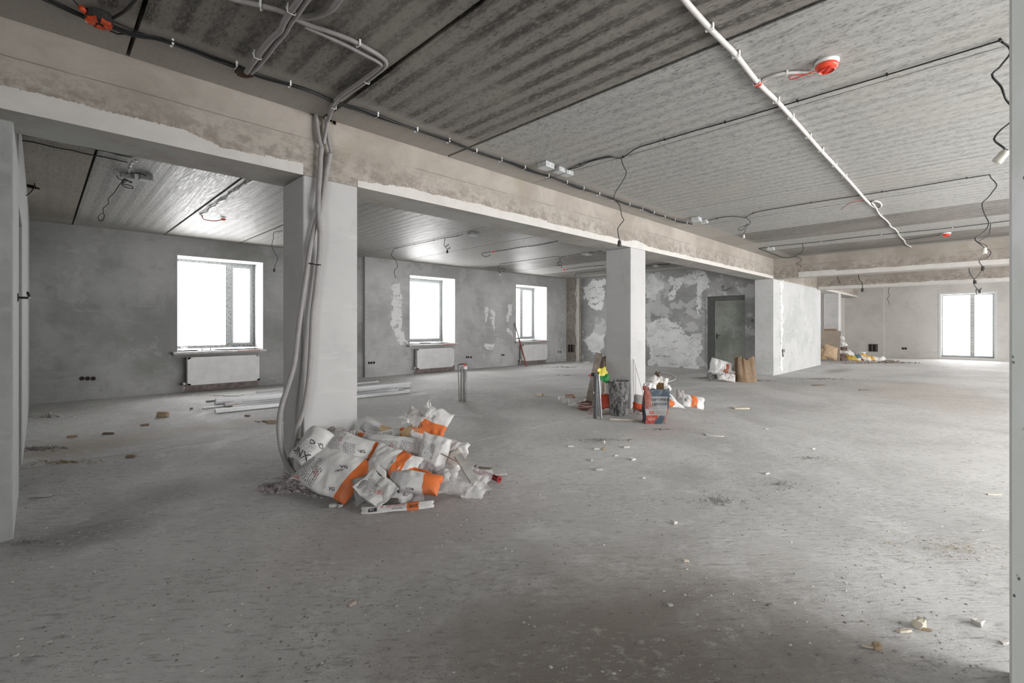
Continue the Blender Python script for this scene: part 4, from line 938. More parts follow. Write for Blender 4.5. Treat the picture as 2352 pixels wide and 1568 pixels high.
s.write('G',.18,.50,.045,70); s.write('XC',.45,.80,.03,75)
s=Sack('paper_scrap',P_(951,958,4.02),.16,.13,.016,70,-30,sackmat('sack_inner_grey',(.43,.41,.39)),'grey torn sack mouth folding left off the highest sack',8.1,crump=.03,cf=7,group='torn paper in the heap',cat='paper')
s=Sack('paper_scrap',P_(931,963,4.0),.07,.07,.01,70,30,MATS['sack_plain_white'],'small torn corner hanging left of the highest sack',8.4,crump=.02,cf=9,nu=12,nv=12,group='torn paper in the heap',cat='paper')
s=Sack('paper_roll',P_(984,948,4.0),.085,.035,.035,70,52,sackmat('roll_paper',(.62,.62,.60)),'rolled white flap sticking up from the highest sack',9.1,crump=.004,out=.004,nu=16,nv=12,edge=4,group='torn paper in the heap',cat='paper')
Sack('paper_scrap',P_(987,930,4.02),.09,.03,.01,80,100,MATS['roll_paper'],'thin curled paper tip at the very top of the heap',9.6,crump=.012,cf=9,nu=14,nv=8,group='torn paper in the heap',cat='paper',bendv=.3)
s=Sack('sack',P_(998,1034,3.80),.23,.25,.15,70,-14,m_wht,'bulging crumpled white sack in front of the standing orange one',10.2,crump=.024,cf=5.5,nu=34,nv=34)
s=Sack('sack',P_(905,1066,3.66),.38,.25,.11,46,-20,m_mid,'crumpled sack with an orange band across its right half',15.3,crump=.036,cf=4.6,nu=40,nv=28)
s.write('VG',.47,.45,.022,-60); s.write('B',.70,.35,.03,-20,whiteink)
s=Sack('sack',P_(962,1092,3.60),.34,.10,.06,40,-28,sackmat('sack_all_orange',(.72,.17,.035),bands=((-.1,.18,-.1,1.1,W0),)),'folded orange sack strip running down to the clear bag',15.9,crump=.03,cf=6)
s=Sack('sack',P_(952,1108,3.52),.40,.16,.13,46,-7,sackmat('sack_orange_tail',W0,bands=((.66,1.1,-.1,1.1,ORG),),text=((.02,.14,.1,.9,30),(.3,.45,.7,.95,40))),'low white sack with an orange tail at the front right',16.4,crump=.022,nu=40,nv=24)
s.write('SCHM',.45,.12,.020,4)
s=Sack('torn_sack',P_(862,1122,3.42),.27,.20,.014,40,-35,m_wht,'torn open sack half with faded red 100 L at the front of the heap',17.5,crump=.034,cf=5.5,nu=34,nv=26,group='torn paper in the heap',cat='sack')
s.write('100 L',.66,.42,.030,32,pink); s.write('SUPER',.55,.62,.014,32)
s=Sack('torn_sack',P_(838,1122,3.46),.16,.20,.05,50,20,sackmat('sack_inner_dark',(.30,.295,.29)),'grey inner side of the torn sack at the front of the heap',18.2,crump=.03,cf=5,group='torn paper in the heap',cat='sack')
s=Sack('torn_sack',P_(872,1098,3.50),.17,.10,.03,58,-48,m_wht,'narrow torn sack with a black framed label and a red word',19.1,crump=.012,cf=4,nu=30,nv=18,group='torn paper in the heap',cat='sack')
o=s.write('KNAUF'.replace('KNAUF','BAU'),.40,.60,.024,0,whiteink); 
P=[s.surf(u,v,1,.0016) for u,v in ((.22,.45),(.58,.45),(.58,.75),(.22,.75))]; mesh('label_block',P,[(0,1,2,3)],M['ink'],s.o)
s.write('MP',.66,.35,.032,0,red)
s=Sack('torn_sack',P_(905,1134,3.43),.24,.06,.012,45,-32,m_wht,'long torn paper fringe trailing along the front edge of the heap',20.3,crump=.02,cf=8,out=.03,group='torn paper in the heap',cat='paper')
s=Sack('torn_sack',P_(945,1138,3.45),.17,.10,.012,40,8,sackmat('sack_inner_lilac',(.42,.39,.40)),'small torn paper tent at the front right of the heap',21.6,crump=.035,cf=6,group='torn paper in the heap',cat='paper')
s=Sack('sack',P_(1046,1030,3.92),.22,.14,.05,62,-16,sackmat('sack_brownish',(.50,.46,.44),bands=((.5,1.1,.4,1.1,W0),)),'brownish sack mouth on the right side of the heap',22.2,crump=.032,cf=6,nu=30,nv=22)
s=Sack('sack',P_(1040,1056,3.85),.17,.12,.05,60,35,m_brn,'orange lined sack pocket below the brownish sack mouth',23.8,crump=.02,cf=6)
s=Sack('sack',P_(975,1076,3.72),.22,.12,.06,45,-5,sackmat('sack_lilac',(.50,.47,.47),text=((.5,.9,.3,.7,40),)),'crushed lilac grey sack in the middle of the heap',24.4,crump=.034,cf=7)
s=Sack('sack',P_(1003,1096,3.65),.20,.10,.05,40,10,m_wht,'small crushed white paper near the orange strip',25.1,crump=.034,cf=7)
Sack('paper_scrap',P_(728,1002,3.88),.30,.07,.02,55,24,sackmat('scrap_brown',(.36,.33,.30)),'torn brownish paper edge against the column',26.1,crump=.02,cf=7,group='torn paper in the heap',cat='paper')
Sack('paper_scrap',P_(785,990,3.92),.22,.05,.02,60,-8,sackmat('scrap_lilac',(.46,.42,.42)),'torn lilac paper ridge against the column',26.9,crump=.02,cf=9,group='torn paper in the heap',cat='paper')
Sack('paper_scrap',P_(833,998,4.02),.16,.05,.02,60,-15,sackmat('scrap_print',(.55,.52,.52),bands=((.3,.6,.2,.8,ORG),)),'printed paper end behind the column corner',27.7,crump=.014,cf=7,group='torn paper in the heap',cat='paper')
# clear bag, plank, gun, boards beside the heap
clear=bpy.data.materials.new('clear_polythene'); clear.use_nodes=True; nt=clear.node_tree; bs=nt.nodes['Principled BSDF']
bs.inputs['Base Color'].default_value=(.80,.80,.80,1); bs.inputs['Roughness'].default_value=.25; bs.inputs['Alpha'].default_value=.42
f=ramp(nt,noi(nt,objc(nt),9,4,.6),.35,.7,.10,.5); nt.links.new(f,bs.inputs['Alpha'])
Sack('plastic_bag',P_(1062,1104,3.62),.40,.26,.10,30,-6,clear,'clear plastic bag spread at the right foot of the heap',31.2,crump=.03,cf=6,nu=44,nv=32,out=.035,group=None,cat='bag')
def plank(name,a,b,w,th,mat,label,cat,roll=0,bev=.003,group=None):
    a,b=Vector(a),Vector(b); d=(b-a); L=d.length; X=d.normalized(); Y=X.cross(UP) if abs(X.z)<.99 else Vector((0,1,0)); Y=-Y.normalized(); Z=X.cross(Y); 
    Mx=Matrix((X,Y,Z)).transposed().to_4x4()@Matrix.Rotation(R(roll),4,'X')
    o=MB().box(0,L,-w/2,w/2,-th/2,th/2,bev=bev).build(name,mat); o.matrix_world=Matrix.Translation(a)@Mx; 
    if label: tag(o,label,cat,group)
    return o
gw=plain('grey_old_wood',(.33,.315,.295),.8,var=.25,sc=8); bw=plain('brown_wood',(.22,.165,.12),.75,var=.3,sc=9); tan=plain('tan_cardboard',(.38,.27,.15),.85,var=.15); pale=plain('pale_board',(.58,.56,.54),.7,var=.07)
plank('wooden_plank',P_(1051,1044,3.72),P_(1090,1106,3.56),.065,.02,gw,'grey wooden slat leaning on the right side of the heap','plank',roll=20)
plank('thin_stick',P_(1012,1041,3.66),P_(1050,1060,3.62),.008,.008,bw,'thin dark stick poking out above the orange pocket','stick')
plank('cardboard_flap',P_(922,1000,3.98),P_(958,978,4.0),.07,.004,tan,'tan cardboard flap left of the highest sack','cardboard',roll=70)
plank('cardboard_flap',P_(873,981,4.05),P_(900,990,4.05),.05,.004,tan,'small brown cardboard edge behind the boxy sack end','cardboard',roll=60)
zz=.008
A=at(1100,1088,z=zz); B=at(1162,1084,z=zz); plank('board_offcut',A,B,.13,.010,pale,'pale board offcut on the floor under the red caulking gun','board')
A=at(1100,1073,z=.025); B=at(1130,1076,z=.025); plank('cardboard_offcut',A,B,.05,.006,plain('dark_cardboard',(.20,.17,.12),.9),'small dark cardboard offcut behind the caulking gun','cardboard')
# caulking gun
a=at(1086,1077,z=.055); b=at(1147,1101,z=.035); d=(b-a); L=d.length; X=d.normalized(); Y=UP.cross(X).normalized(); Z=X.cross(Y)
t=empty('caulking_gun'); t.matrix_world=Matrix.Translation(a)@Matrix((X,Y,Z)).transposed().to_4x4(); tag(t,'dark red caulking gun lying at the right foot of the heap','caulking gun')
rg=plain('gun_red',(.30,.03,.035),.4,.2)
MB().box(0,L,-.026,-.020,-.012,.012).box(0,L,.020,.026,-.012,.012).build('cradle_rail',rg,t)
MB().lathe([(.028,0),(.028,.012),(.010,.012),(.010,0)],20,Matrix.Translation((L-.012,0,0))@Matrix.Rotation(R(90),4,'Y'),cap=False).build('front_ring',rg,t)
MB().lathe([(0,0),(.027,0),(.027,.006),(0,.006)],20,Matrix.Rotation(R(90),4,'Y'),cap=False).build('rear_plate',black,t)
MB().tube([(-.12,0,0),(.06,0,0)],.004,8).build('push_rod',steelm,t); MB().lathe([(0,0),(.024,0),(.024,.004),(0,.004)],16,Matrix.Translation((.06,0,0))@Matrix.Rotation(R(90),4,'Y'),cap=False).build('plunger',steelm,t)
MB().tube([(-.0,.0,-.01),(-.03,.03,-.01),(-.07,.09,-.012),(-.085,.11,-.012)],.009,8).build('handle',black,t); MB().tube([(-.0,.02,-.01),(-.0,.06,-.01),(-.03,.11,-.012)],.006,8).build('trigger',black,t)
# folded strip in front
s=Sack('paper_strip',at(913,1166,z=.03),.50,.055,.022,38,5.5,m_strip,'long folded paper strip with rose lettering and an orange section',33.3,crump=.006,cf=6,nu=60,nv=10,out=.006,group=None,cat='paper')
s.write('MP 100 LEICHT',.44,.62,.026,2,pink,sx=1.1); s.write('LEICHTPUTZ',.50,.22,.014,0); P=[s.surf(u,v,1,.0018) for u,v in ((.10,.12),(.22,.12),(.22,.50),(.10,.50))]; mesh('label_block',P,[(0,1,2,3)],M['ink'],s.o); s.write('BAU',.16,.30,.014,0,whiteink); s.write('3012',.73,.35,.03,4)

VV,FF=textmesh('E  C  T  I  A  R  A'); c=at(556,796,y=YF-.078)
mesh('film_letter',[(c.x-w1.location.x+p.x*.05,YF-.0785-WY,.062+p.y*.05) for p in VV],FF,M['ink'],w1)
# ================================================= THINGS ON THE FLOOR
def fl(x,y,z=0): return at(x,y,z=z)
def stone(mb,p,s,rnd,flat=.6):
    b=len(mb.v); ax=Matrix.Rotation(rnd.uniform(0,6.28),3,'Z')
    P=[(-1,-.8,0),(.9,-1,0),(1,.7,0),(-.7,1,0),(-.6,-.5,1),(.5,-.7,.9),(.6,.5,1.05),(-.5,.6,.8)]
    for q in P:
        v=ax@Vector([c*s*rnd.uniform(.7,1.15) for c in q]); mb.v.append((p.x+v.x,p.y+v.y,p.z+v.z*flat))
    for f in ((3,2,1,0),(4,5,6,7),(0,1,5,4),(1,2,6,5),(2,3,7,6),(3,0,4,7)): mb.f.append(tuple(b+i for i in f)); mb.m.append(0)
def heap(name,cx,cy,rx,ry,n,smin,smax,h,mat,label,seed,cat='rubble',rot=0):
    rnd=random.Random(seed); c=fl(cx,cy); mb=MB(); ca,sa=math.cos(rot),math.sin(rot)
    for i in range(n):
        a=rnd.uniform(0,6.283); r=abs(rnd.gauss(0,.6)); r=min(r,1.5); x,y=rx*r*math.cos(a),ry*r*math.sin(a)
        d=CR*(x*ca-y*sa)+CF*(x*sa+y*ca); z=max(0,h*(1-r*1.5))*rnd.uniform(.2,1); s=smin+(smax-smin)*rnd.random()**3
        stone(mb,Vector((c.x+d.x,c.y+d.y,z)),s,rnd)
    o=mb.build(name,mat); return tag(o,label,cat,kind='stuff')
rub=plain('plaster_rubble',(.42,.38,.38),.95,var=.35,sc=30,bmp=.5); rubd=plain('dark_rubble',(.25,.24,.23),.95,var=.4,sc=30); rubl=plain('pale_rubble',(.52,.51,.49),.95,var=.25,sc=30)
tanr=plain('tan_debris',(.42,.33,.22),.9,var=.25)
heap('rubble',682,1120,.20,.10,820,.005,.042,.095,rub,'heap of purplish plaster rubble at the left foot of the nearest column',1)
heap('rubble',745,1135,.13,.05,260,.003,.016,.025,rub,'spill of plaster rubble below the buried conduits',2)
heap('rubble',650,1098,.10,.03,110,.003,.014,.02,rub,'thin tail of rubble left of the nearest column',3)
heap('rubble',115,957,.30,.09,260,.006,.026,.07,rubl,'low grey heap of plaster by the left wall in bright light',4)
heap('rubble',92,1030,.28,.12,320,.004,.017,.015,rubd,'dark scattered dust heap by the left wall doorway',5)
heap('rubble',155,1061,.32,.07,260,.003,.013,.010,tanr,'brown crumbs along the floor joint near the left wall',6)
heap('rubble',620,968,.22,.06,120,.004,.02,.02,bw,'brown chips on the floor left of the nearest column',7)
heap('rubble',1790,1112,.34,.20,300,.002,.008,.004,rubd,'round scatter of dark grit in the open floor at the right',8)
heap('rubble',1650,1150,.34,.20,420,.0022,.007,.004,rubd,'wide scatter of fine grit in the middle of the open floor',9)
heap('rubble',1375,1010,.32,.10,320,.003,.010,.006,rubd,'grit scatter in front of the bucket',10)
heap('rubble',1520,986,.22,.05,200,.003,.012,.010,rubd,'grit line in front of the cement sack',11)
heap('rubble',1860,1052,.22,.10,150,.0025,.009,.004,rubd,'small grit scatter at the right of the open floor',12)
heap('rubble',1640,868,.55,.12,420,.008,.03,.05,rubd,'dark crumbled debris round the two bags by the grey door',13)
heap('rubble',1745,874,.45,.10,260,.006,.022,.02,rubd,'dark debris trailing right of the brown paper bag',14)
heap('rubble',1880,870,.9,.16,300,.006,.02,.006,rubd,'dark swept dust at the foot of the core wall',15)
heap('rubble',1300,843,.7,.2,260,.006,.024,.01,rubd,'flecks of rubble on the bright floor below the third window',16)
heap('rubble',1300,862,.4,.09,140,.005,.016,.008,rubd,'flecks of rubble further out from the third window',17)
heap('rubble',880,872,.4,.12,140,.006,.026,.02,rubl,'pale crumbs at the foot of the wall left of the second radiator',18)
heap('rubble',505,908,.9,.10,160,.005,.018,.006,rubl,'pale crumbs along the wall below the first radiator',19)
heap('rubble',60,1245,.12,.07,160,.002,.008,.006,rubd,'dark grit at the bottom left wall corner',20)
heap('rubble',2200,1260,.50,.30,330,.0018,.006,.003,tanr,'sprinkle of fine yellowish crumbs on the bright floor at the right',21)
# loose grit over the whole open floor, fine and uncountable
def grit(name,n,y0,y1,smin,smax,mat,label,seed,xr=(20,2330)):
    rnd=random.Random(seed); mb=MB()
    for i in range(n):
        y=y0+(y1-y0)*rnd.random()**1.1; x=rnd.uniform(*xr); p=fl(x,y)
        if 1.45<p.x<2.1 and 3.9<p.y<4.5 or p.y>11.0 or p.x>13.5 or (p.x<-.12 and p.y>4.1) or (p.x>2.2 and p.y<0): continue
        if noise.noise(Vector((p.x*1.9,p.y*1.9,seed)))<.04 and rnd.random()<.85: continue
        stone(mb,p,smin+(smax-smin)*rnd.random()**7,rnd,.5)
    return tag(mb.build(name,mat),label,'grit',kind='stuff')
grit('floor_grit',9000,850,1560,.0012,.0075,rubd,'dark grit strewn over the whole floor',31)
grit('floor_grit',5000,850,1560,.0013,.009,rubl,'pale crumbs strewn over the whole floor',32)
# single pieces one can point at
def chip(px,py,l,w,h,mat,label,rot=0,name='chip',cat='debris',seed=0,group=None):
    p=fl(px,py); rnd=random.Random(px*7+py); bm=bmesh.new(); bmesh.ops.create_cube(bm,size=1)
    for v in bm.verts: v.co=Vector((v.co.x*l*rnd.uniform(.85,1.1),v.co.y*w*rnd.uniform(.8,1.1),(v.co.z+.5)*h*rnd.uniform(.85,1.1) if v.co.z>0 else 0))
    bmesh.ops.bevel(bm,geom=list(bm.edges),offset=min(w,h)*.12,segments=1,affect='EDGES')
    if name in ('chip','lump','stone','foam_piece'):
        bmesh.ops.subdivide_edges(bm,edges=bm.edges[:],cuts=1)
        for v in bm.verts: v.co+=nvec(v.co*38+Vector((px,py,0)))*min(l,w)*.22
        for v in bm.verts: v.co.z=max(0,v.co.z)
    o=MB().bm(bm).build(name,mat); put(o,(p.x,p.y,.001),(0,0,-math.atan2(.7059,.7083)+R(rot))); return tag(o,label,cat,group)
wood=plain('raw_wood_piece',(.36,.27,.17),.75,var=.2); aer=plain('aerated_block',(.52,.50,.47),.9,var=.1,sc=30,bmp=.4); cream_=plain('cream_foam',(.58,.53,.43),.8,var=.12)
chip(374,957,.15,.06,.07,wood,'squared tan wood block on the bright floor near the first window',6,'wood_block')
chip(249,997,.13,.03,.02,bw,'dark flat wood chip left of the tan block',8)
chip(167,1004,.10,.045,.02,wood,'light tan chip near the left wall',25)
chip(333,977,.08,.04,.02,bw,'small brown splinter below left of the tan block',30)
chip(300,1049,.08,.04,.02,tanr,'tan crumb on the floor joint',20)
chip(622,972,.12,.06,.03,bw,'largest brown chip beside the nearest column',10)
chip(568,956,.07,.04,.02,bw,'small brown chip left of the largest one by the column',0)
chip(440,940,.035,.03,.025,rubd,'small dark ring-like bit left of the metal profiles',0)
chip(532,909,.30,.09,.012,pale,'white flat offcut lying behind the metal profiles',4,'board_offcut','board')
chip(95,1140,.14,.07,.008,pale,'pale flat flake at the left edge near the wall end',12)
chip(1065,1142,.045,.035,.03,rubl,'round grey lump in front of the clear bag',0,'lump')
chip(765,1163,.055,.04,.02,rubl,'crumbled grey lump left of the folded strip',10,'lump'); chip(781,1164,.035,.03,.018,rubl,'smaller crumbled lump beside it, left of the folded strip',40,'lump')
chip(809,1388,.035,.022,.014,plain('rose_stone',(.45,.37,.33),.9),'small rosy stone alone on the near floor',50,'stone','stone')
chip(1310,1026,.07,.03,.016,aer,'leftmost of the short white bars in front of the bucket',4,'white_bar','bar')
chip(1372,1032,.08,.03,.018,aer,'white bar with a tan crumb touching its right end',10,'white_bar','bar')
chip(1386,1033,.03,.03,.026,wood,'tan crumb touching the second white bar',0)
chip(1439,1028,.07,.035,.020,aer,'pinkish white bar farthest right in front of the bucket',3,'white_bar','bar')
chip(1353,1057,.065,.022,.014,aer,'white bar turned away, nearest to the camera of its group',-40,'white_bar','bar')
chip(1414,1048,.04,.028,.02,aer,'short white crumb between the white bars',15)
chip(1388,1018,.03,.012,.03,aer,'thin white sliver standing in the grit',60)
chip(1376,1080,.06,.04,.024,rubl,'grey lump below the white bars',0,'lump'); chip(1453,1056,.055,.04,.018,rubl,'grey lump right of the white bars',20,'lump')
chip(1449,1012,.045,.03,.016,rubd,'dark lump above the white bars',0,'lump')
chip(1640,1000,.20,.12,.010,pale,'flat torn pale scrap on the open floor right of the cement sack',-12,'paper_scrap','paper')
chip(1761,985,.05,.02,.010,aer,'tiny white crumb on the floor joint',0)
chip(1550,1203,.028,.022,.020,aer,'small pale cube alone on the open floor',20)
chip(1868,1032,.03,.02,.016,rubl,'small grey crumb on the open floor at the right',0)
chip(1760,1088,.05,.03,.012,rubl,'grey flake above the dark grit circle',30)
chip(1575,1289,.028,.018,.010,cream_,'cream flake low in the open floor',10)
chip(2112,1440,.050,.035,.030,cream_,'cream foam lump nearest the pier',20,'foam_piece'); chip(2078,1451,.060,.018,.010,cream_,'long cream foam sliver left of the foam lump',8,'foam_piece')
chip(2128,1448,.035,.010,.010,wood,'short stick beside the cream foam lump',-20,'foam_piece')
chip(2246,1433,.050,.035,.020,aer,'pale squared piece beside the pier',25,'foam_piece')
chip(1992,1486,.040,.012,.008,cream_,'thin cream sliver at the shadow edge',-15,'foam_piece'); chip(2014,1488,.034,.026,.020,wood,'tan foam lump at the shadow edge',0,'foam_piece')
chip(2306,1477,.030,.02,.01,aer,'white crumb close against the pier',10)
chip(1539,1391,.022,.015,.010,rubl,'ring-like pale crumb at the shadow edge',10); chip(1768,1391,.020,.012,.008,rubd,'dark twig end near the shadow edge',0)
chip(2282,1136,.11,.02,.008,cream_,'pale splinter on the bright floor near the pier',-4,'splinter')
chip(1700,938,.22,.14,.02,cream_,'small torn orange and white scrap on the open floor',0,'paper_scrap','paper')
chip(1990,896,.30,.10,.012,rubd,'dark scrap on the far floor in front of the pile',0,'paper_scrap','paper')
chip(1236,909,.13,.09,.05,cream_,'crumpled cream scrap on the floor joint',10,'paper_scrap','paper'); chip(1242,908,.09,.05,.03,bw,'brown bit stuck to the cream scrap on the floor joint',0)
chip(1346,833,.24,.12,.05,aer,'white scrap in front of the far corner',0,'paper_scrap','paper')
chip(1880,885,.3,.12,.01,bw,'flat dark scrap on the floor before the core wall',6,'paper_scrap','paper')
chip(1478,1098,.03,.02,.012,rubl,'pale crumb left of the fine grit',0)
# ------------------------------------------------ metal profiles
def profile(a,b,w,h,label,th=.0015,roll=0,name='metal_profile'):
    a,b=Vector(a),Vector(b); X=(b-a).normalized(); Y=UP.cross(X).normalized(); Z=X.cross(Y); L=(b-a).length
    mb=MB(); mb.box(0,L,-w/2,w/2,0,th).box(0,L,-w/2,-w/2+th,th,h).box(0,L,w/2-th,w/2,th,h).box(0,L,-w/2+th,-w/2+.008,h-th,h).box(0,L,w/2-.008,w/2-th,h-th,h)
    mb.box(0,L,-.006,.006,th,.004)
    o=mb.build(name,M['zinc']); o.matrix_world=Matrix.Translation(a)@Matrix((X,Y,Z)).transposed().to_4x4()@Matrix.Rotation(R(roll),4,'X'); tag(o,label,'metal profile','galvanised profiles lying behind the nearest column'); return o
M['zinc']=plain('zinc_profile',(.40,.405,.41),.42,.6,var=.08,sc=30,bmp=.05)
profile(fl(494,948,.001),fl(940,901,.001),.06,.055,'nearest metal profile with its open end facing left')
profile(fl(496,945,.0)+Vector((.25,.09,0)),fl(920,898)+Vector((0,.11,0)),.05,.045,'metal profile lying second from the front')
profile(fl(469,941)+Vector((0,.10,0)),fl(905,893)+Vector((0,.16,0)),.03,.028,'thin metal channel sticking out furthest to the left')
profile(fl(494,930)+Vector((0,.02,0)),fl(944,889)+Vector((0,.05,0)),.06,.05,'metal profile at the bottom of the back stack')
profile(fl(496,930)+Vector((0,.02,.052)),fl(944,889)+Vector((.02,.05,.052)),.058,.052,'metal profile on top of the back stack')
profile(fl(475,929)+Vector((.05,.28,0)),fl(900,886)+Vector((0,.26,0)),.05,.03,'flat metal profile behind the back stack')
profile(fl(600,906)+Vector((0,.3,0)),fl(885,880)+Vector((0,.3,0)),.05,.03,'short metal profile farthest back in the bundle')
plank('insulation_block',fl(520,936)+Vector((0,.10,.03)),fl(560,932)+Vector((0,.10,.03)),.05,.05,pale,'short white block between the metal profiles','block')
plank('insulation_block',fl(909,897)+Vector((0,0,.032)),fl(926,895)+Vector((0,0,.032)),.05,.05,plain('grey_block',(.36,.36,.36),.8),'short grey block at the right end of the profiles','block')
# ------------------------------------------------ pipe stub in the floor
b=fl(1068,922); t=empty('pipe_stub',(b.x,b.y,0)); tag(t,'upright pipe stubs with a red valve rising from the floor joint','pipe')
pm=plain('dirty_grey_pipe',(.27,.265,.26),.5,var=.2,sc=20)
MB().tube([(0,0,0),(0,0,.57)],.031,16).build('wide_pipe',pm,t,smooth=True)
r_=CR
MB().tube([tuple(-r_*.062),tuple(-r_*.060+UP*.60)],.018,12).build('narrow_pipe',pm,t,smooth=True)
MB().tube([tuple(-r_*.100),tuple(-r_*.115+UP*.645)],.010,8).build('thin_pipe',pm,t,smooth=True)
MB().tube([tuple(-r_*.115+UP*.635),tuple(-r_*.05+UP*.650),tuple(r_*.03+UP*.645)],.008,8).build('cross_wire',black,t,smooth=True)
MB().lathe([(.034,.56),(.038,.57),(.038,.60),(.028,.612),(0,.612)],16,cap=False).build('white_cap',clipm,t,smooth=True)
mb=MB(); mb.tube([(0,0,.61),(0,0,.645)],.012,8); mb.box(-.045,.045,-.012,.012,.632,.648,bev=.004); mb.build('red_valve',redp,t)
# ------------------------------------------------ leaning pole
a=fl(1209,842); b=at(1182,741,y=WY-.075)
a=Vector((a.x,a.y,.02)); pl=empty('leaning_pole',a); tag(pl,'dark red pole with a grey upper end leaning beside the third window','pole')
MB().tube([Vector((0,0,0)),(b-a)*.62],.026,10).build('pole_lower',plain('rusty_red_paint',(.26,.09,.07),.6,var=.25),pl,smooth=True)
MB().tube([(b-a)*.60,(b-a)],.023,10).build('pole_upper',plain('grey_pole',(.33,.31,.30),.6),pl,smooth=True)
# tools left on the sills
mb=MB(); q=at(474,805,y=11.34); q.z=.80; mb.tube(resample(spline([q+Vector((-.075,0,.008)),q+Vector((-.07,0,.05)),q+Vector((-.03,0,.075)),q+Vector((.03,0,.075)),q+Vector((.07,0,.05)),q+Vector((.075,0,.008))],5),.01),.011,8); mb.box(q.x-.14,q.x+.14,q.y-.06,q.y+.06,.801,.812,bev=.002)
tag(mb.build('plastering_float',plain('grey_float',(.30,.30,.30),.5)),'grey plastering float with a loop handle on the first window sill','float')
Sack('plastic_scrap',at(424,797,y=11.42),.13,.16,.014,50,20,clear,'crumpled clear wrap at the left end of the first window sill',41.3,crump=.03,cf=7,group=None,cat='plastic')
q=at(975,786,y=11.5); q.z=.80
mb=MB(); mb.box(q.x-.16,q.x+.2,q.y-.03,q.y+.03,.803,.833,bev=.004); tag(mb.build('sill_batten',plain('grey_float',(.30,.30,.30),.5)),'short grey batten lying on the second window sill','batten')
# ------------------------------------------------ second column group
def pt(x,y,t): return at(x,y,t=t)
b=fl(1421,952); b.z=0; t=empty('plaster_bucket',(b.x,b.y,0)); tag(t,'tall plaster-caked bin standing in front of the second column','bucket')
def m_caked():
    m,nt,bs=NT('plaster_caked'); p=objc(nt); n=noi(nt,scl(nt,p,(9,9,4)),3.2,8,.75,.5); n2=noi(nt,p,6,5)
    c=mixc(nt,ramp(nt,n,.42,.60),(.07,.07,.072),(.36,.36,.355)); c=mixc(nt,ramp(nt,n2,.55,.7,0,.6),c,(.52,.51,.49)); setc(nt,bs,c,.75,.3); bump(nt,bs,n,.7,.01); return m
M['caked']=m_caked()
MB().lathe([(0,.0),(.128,.0),(.134,.02),(.142,.25),(.150,.42),(.150,.47),(.158,.475),(.158,.50),(.150,.50),(.140,.46),(.125,.10),(0,.09)],36,cap=False).build('bin_body',M['caked'],t,smooth=True)
MB().lathe([(.152,.405),(.157,.41),(.157,.418),(.152,.423)],36,cap=False).build('bin_rib',M['caked'],t,smooth=True)
MB().lathe([(.138,.40),(0,.395)],24,cap=False).build('dry_plaster',plain('dry_brown_plaster',(.25,.16,.11),.9),t)
hp=[(.158,0,.44),(.165,.0,.36),(.14,-.09,.26),(.06,-.16,.22)]
MB().tube(resample(spline(hp,6),.02),.004,6).build('bail_handle',steelm,t,smooth=True)
# folding stand with red knob
al=plain('aluminium_section',(.40,.405,.41),.35,.7,var=.1,sc=25); ald=plain('dark_aluminium',(.15,.15,.155),.45,.4)
T0=6.72
top=pt(1367,858,T0); f1=fl(1367,961); f2=fl(1381,962); f3=fl(1376,955)
t=empty('folding_stand',f1); tag(t,'folded aluminium leg stand with a red knob left of the plaster-caked bin','stand')
o=plank('leg',f1,pt(1365.5,862,T0),.045,.03,ald,None,None); 
for nm,aa,bb,w_,mm in (('leg',f1,pt(1365.5,862,T0),.05,ald),('leg',f2,pt(1370,859,T0-.03),.028,al),('leg',f3+Vector((0,0,0)),pt(1367,868,T0+.06),.026,al)):
    q=plank(nm,aa,bb,w_,.022,mm,None,None); mw=q.matrix_world.copy(); q.parent=t; q.matrix_world=Matrix.Translation(-f1)@mw
bpy.data.objects.remove(o)
def par(o,t,loc): o.parent=t; return o
k=pt(1355,862,T0)-f1
MB().lathe([(0,-.014),(.013,-.012),(.016,0),(.013,.012),(0,.014)],12,Matrix.Translation(k)@Matrix.Rotation(R(90),4,'Y'),cap=False).build('red_knob',redp,t,smooth=True)
MB().tube([k,pt(1364,860,T0)-f1],.009,8).build('knob_stem',black,t,smooth=True); c=pt(1363,860,T0)-f1; MB().box(c.x-.02,c.x+.025,c.y-.03,c.y+.03,c.z-.022,c.z+.022,bev=.005).build('hinge_block',black,t)
c=pt(1371,901,T0-.03)-f1; mb=MB(); mb.tube([c-CR*.05,c+CR*.05],.006,6); mb.tube([c-CR*.05+Vector((0,0,-.02)),c-CR*.045+UP*.015],.006,6); mb.tube([c+CR*.045-UP*.02,c+CR*.05+UP*.01],.006,6); mb.build('chrome_spreader',plain('chrome',(.8,.8,.8),.12,.95),t)
# boards leaning on the column
plank('wood_board',pt(1353,922,7.45)*1,at(1376,811,t=7.9),.11,.025,plain('weathered_board',(.20,.17,.145),.8,var=.25),'long grey brown board leaning back beside the second column','board',roll=20)
plank('wood_board',pt(1386,930,7.35),pt(1389,832,7.85),.10,.02,bw,'short dark brown board standing against the left side of the second column','board',roll=75)
plank('wood_batten',fl(1366,947,.02),fl(1456,944,.02),.05,.03,plain('light_batten',(.50,.46,.40),.7,var=.1),'light batten on the floor behind the bin','batten')
plank('wood_batten',fl(1400,962,.012),fl(1474,965,.012),.03,.02,plain('light_batten',(.50,.46,.40),.7),'thin light batten on the floor between bin and cement sack','batten')
plank('dark_board',pt(1374,840,8.0),pt(1390,835,7.9),.30,.02,bw,'dark board edge behind the yellow packet','board',roll=60)
yl=sackmat('yellow_plastic',(.70,.60,.10),dirty=.15); gr=sackmat('green_plastic',(.015,.20,.05),dirty=.1)
Sack('plastic_packet',pt(1384,853,7.0),.13,.11,.018,70,20,yl,'crumpled yellow packet above the green one by the second column',51.3,crump=.03,cf=9,group=None,cat='packet')
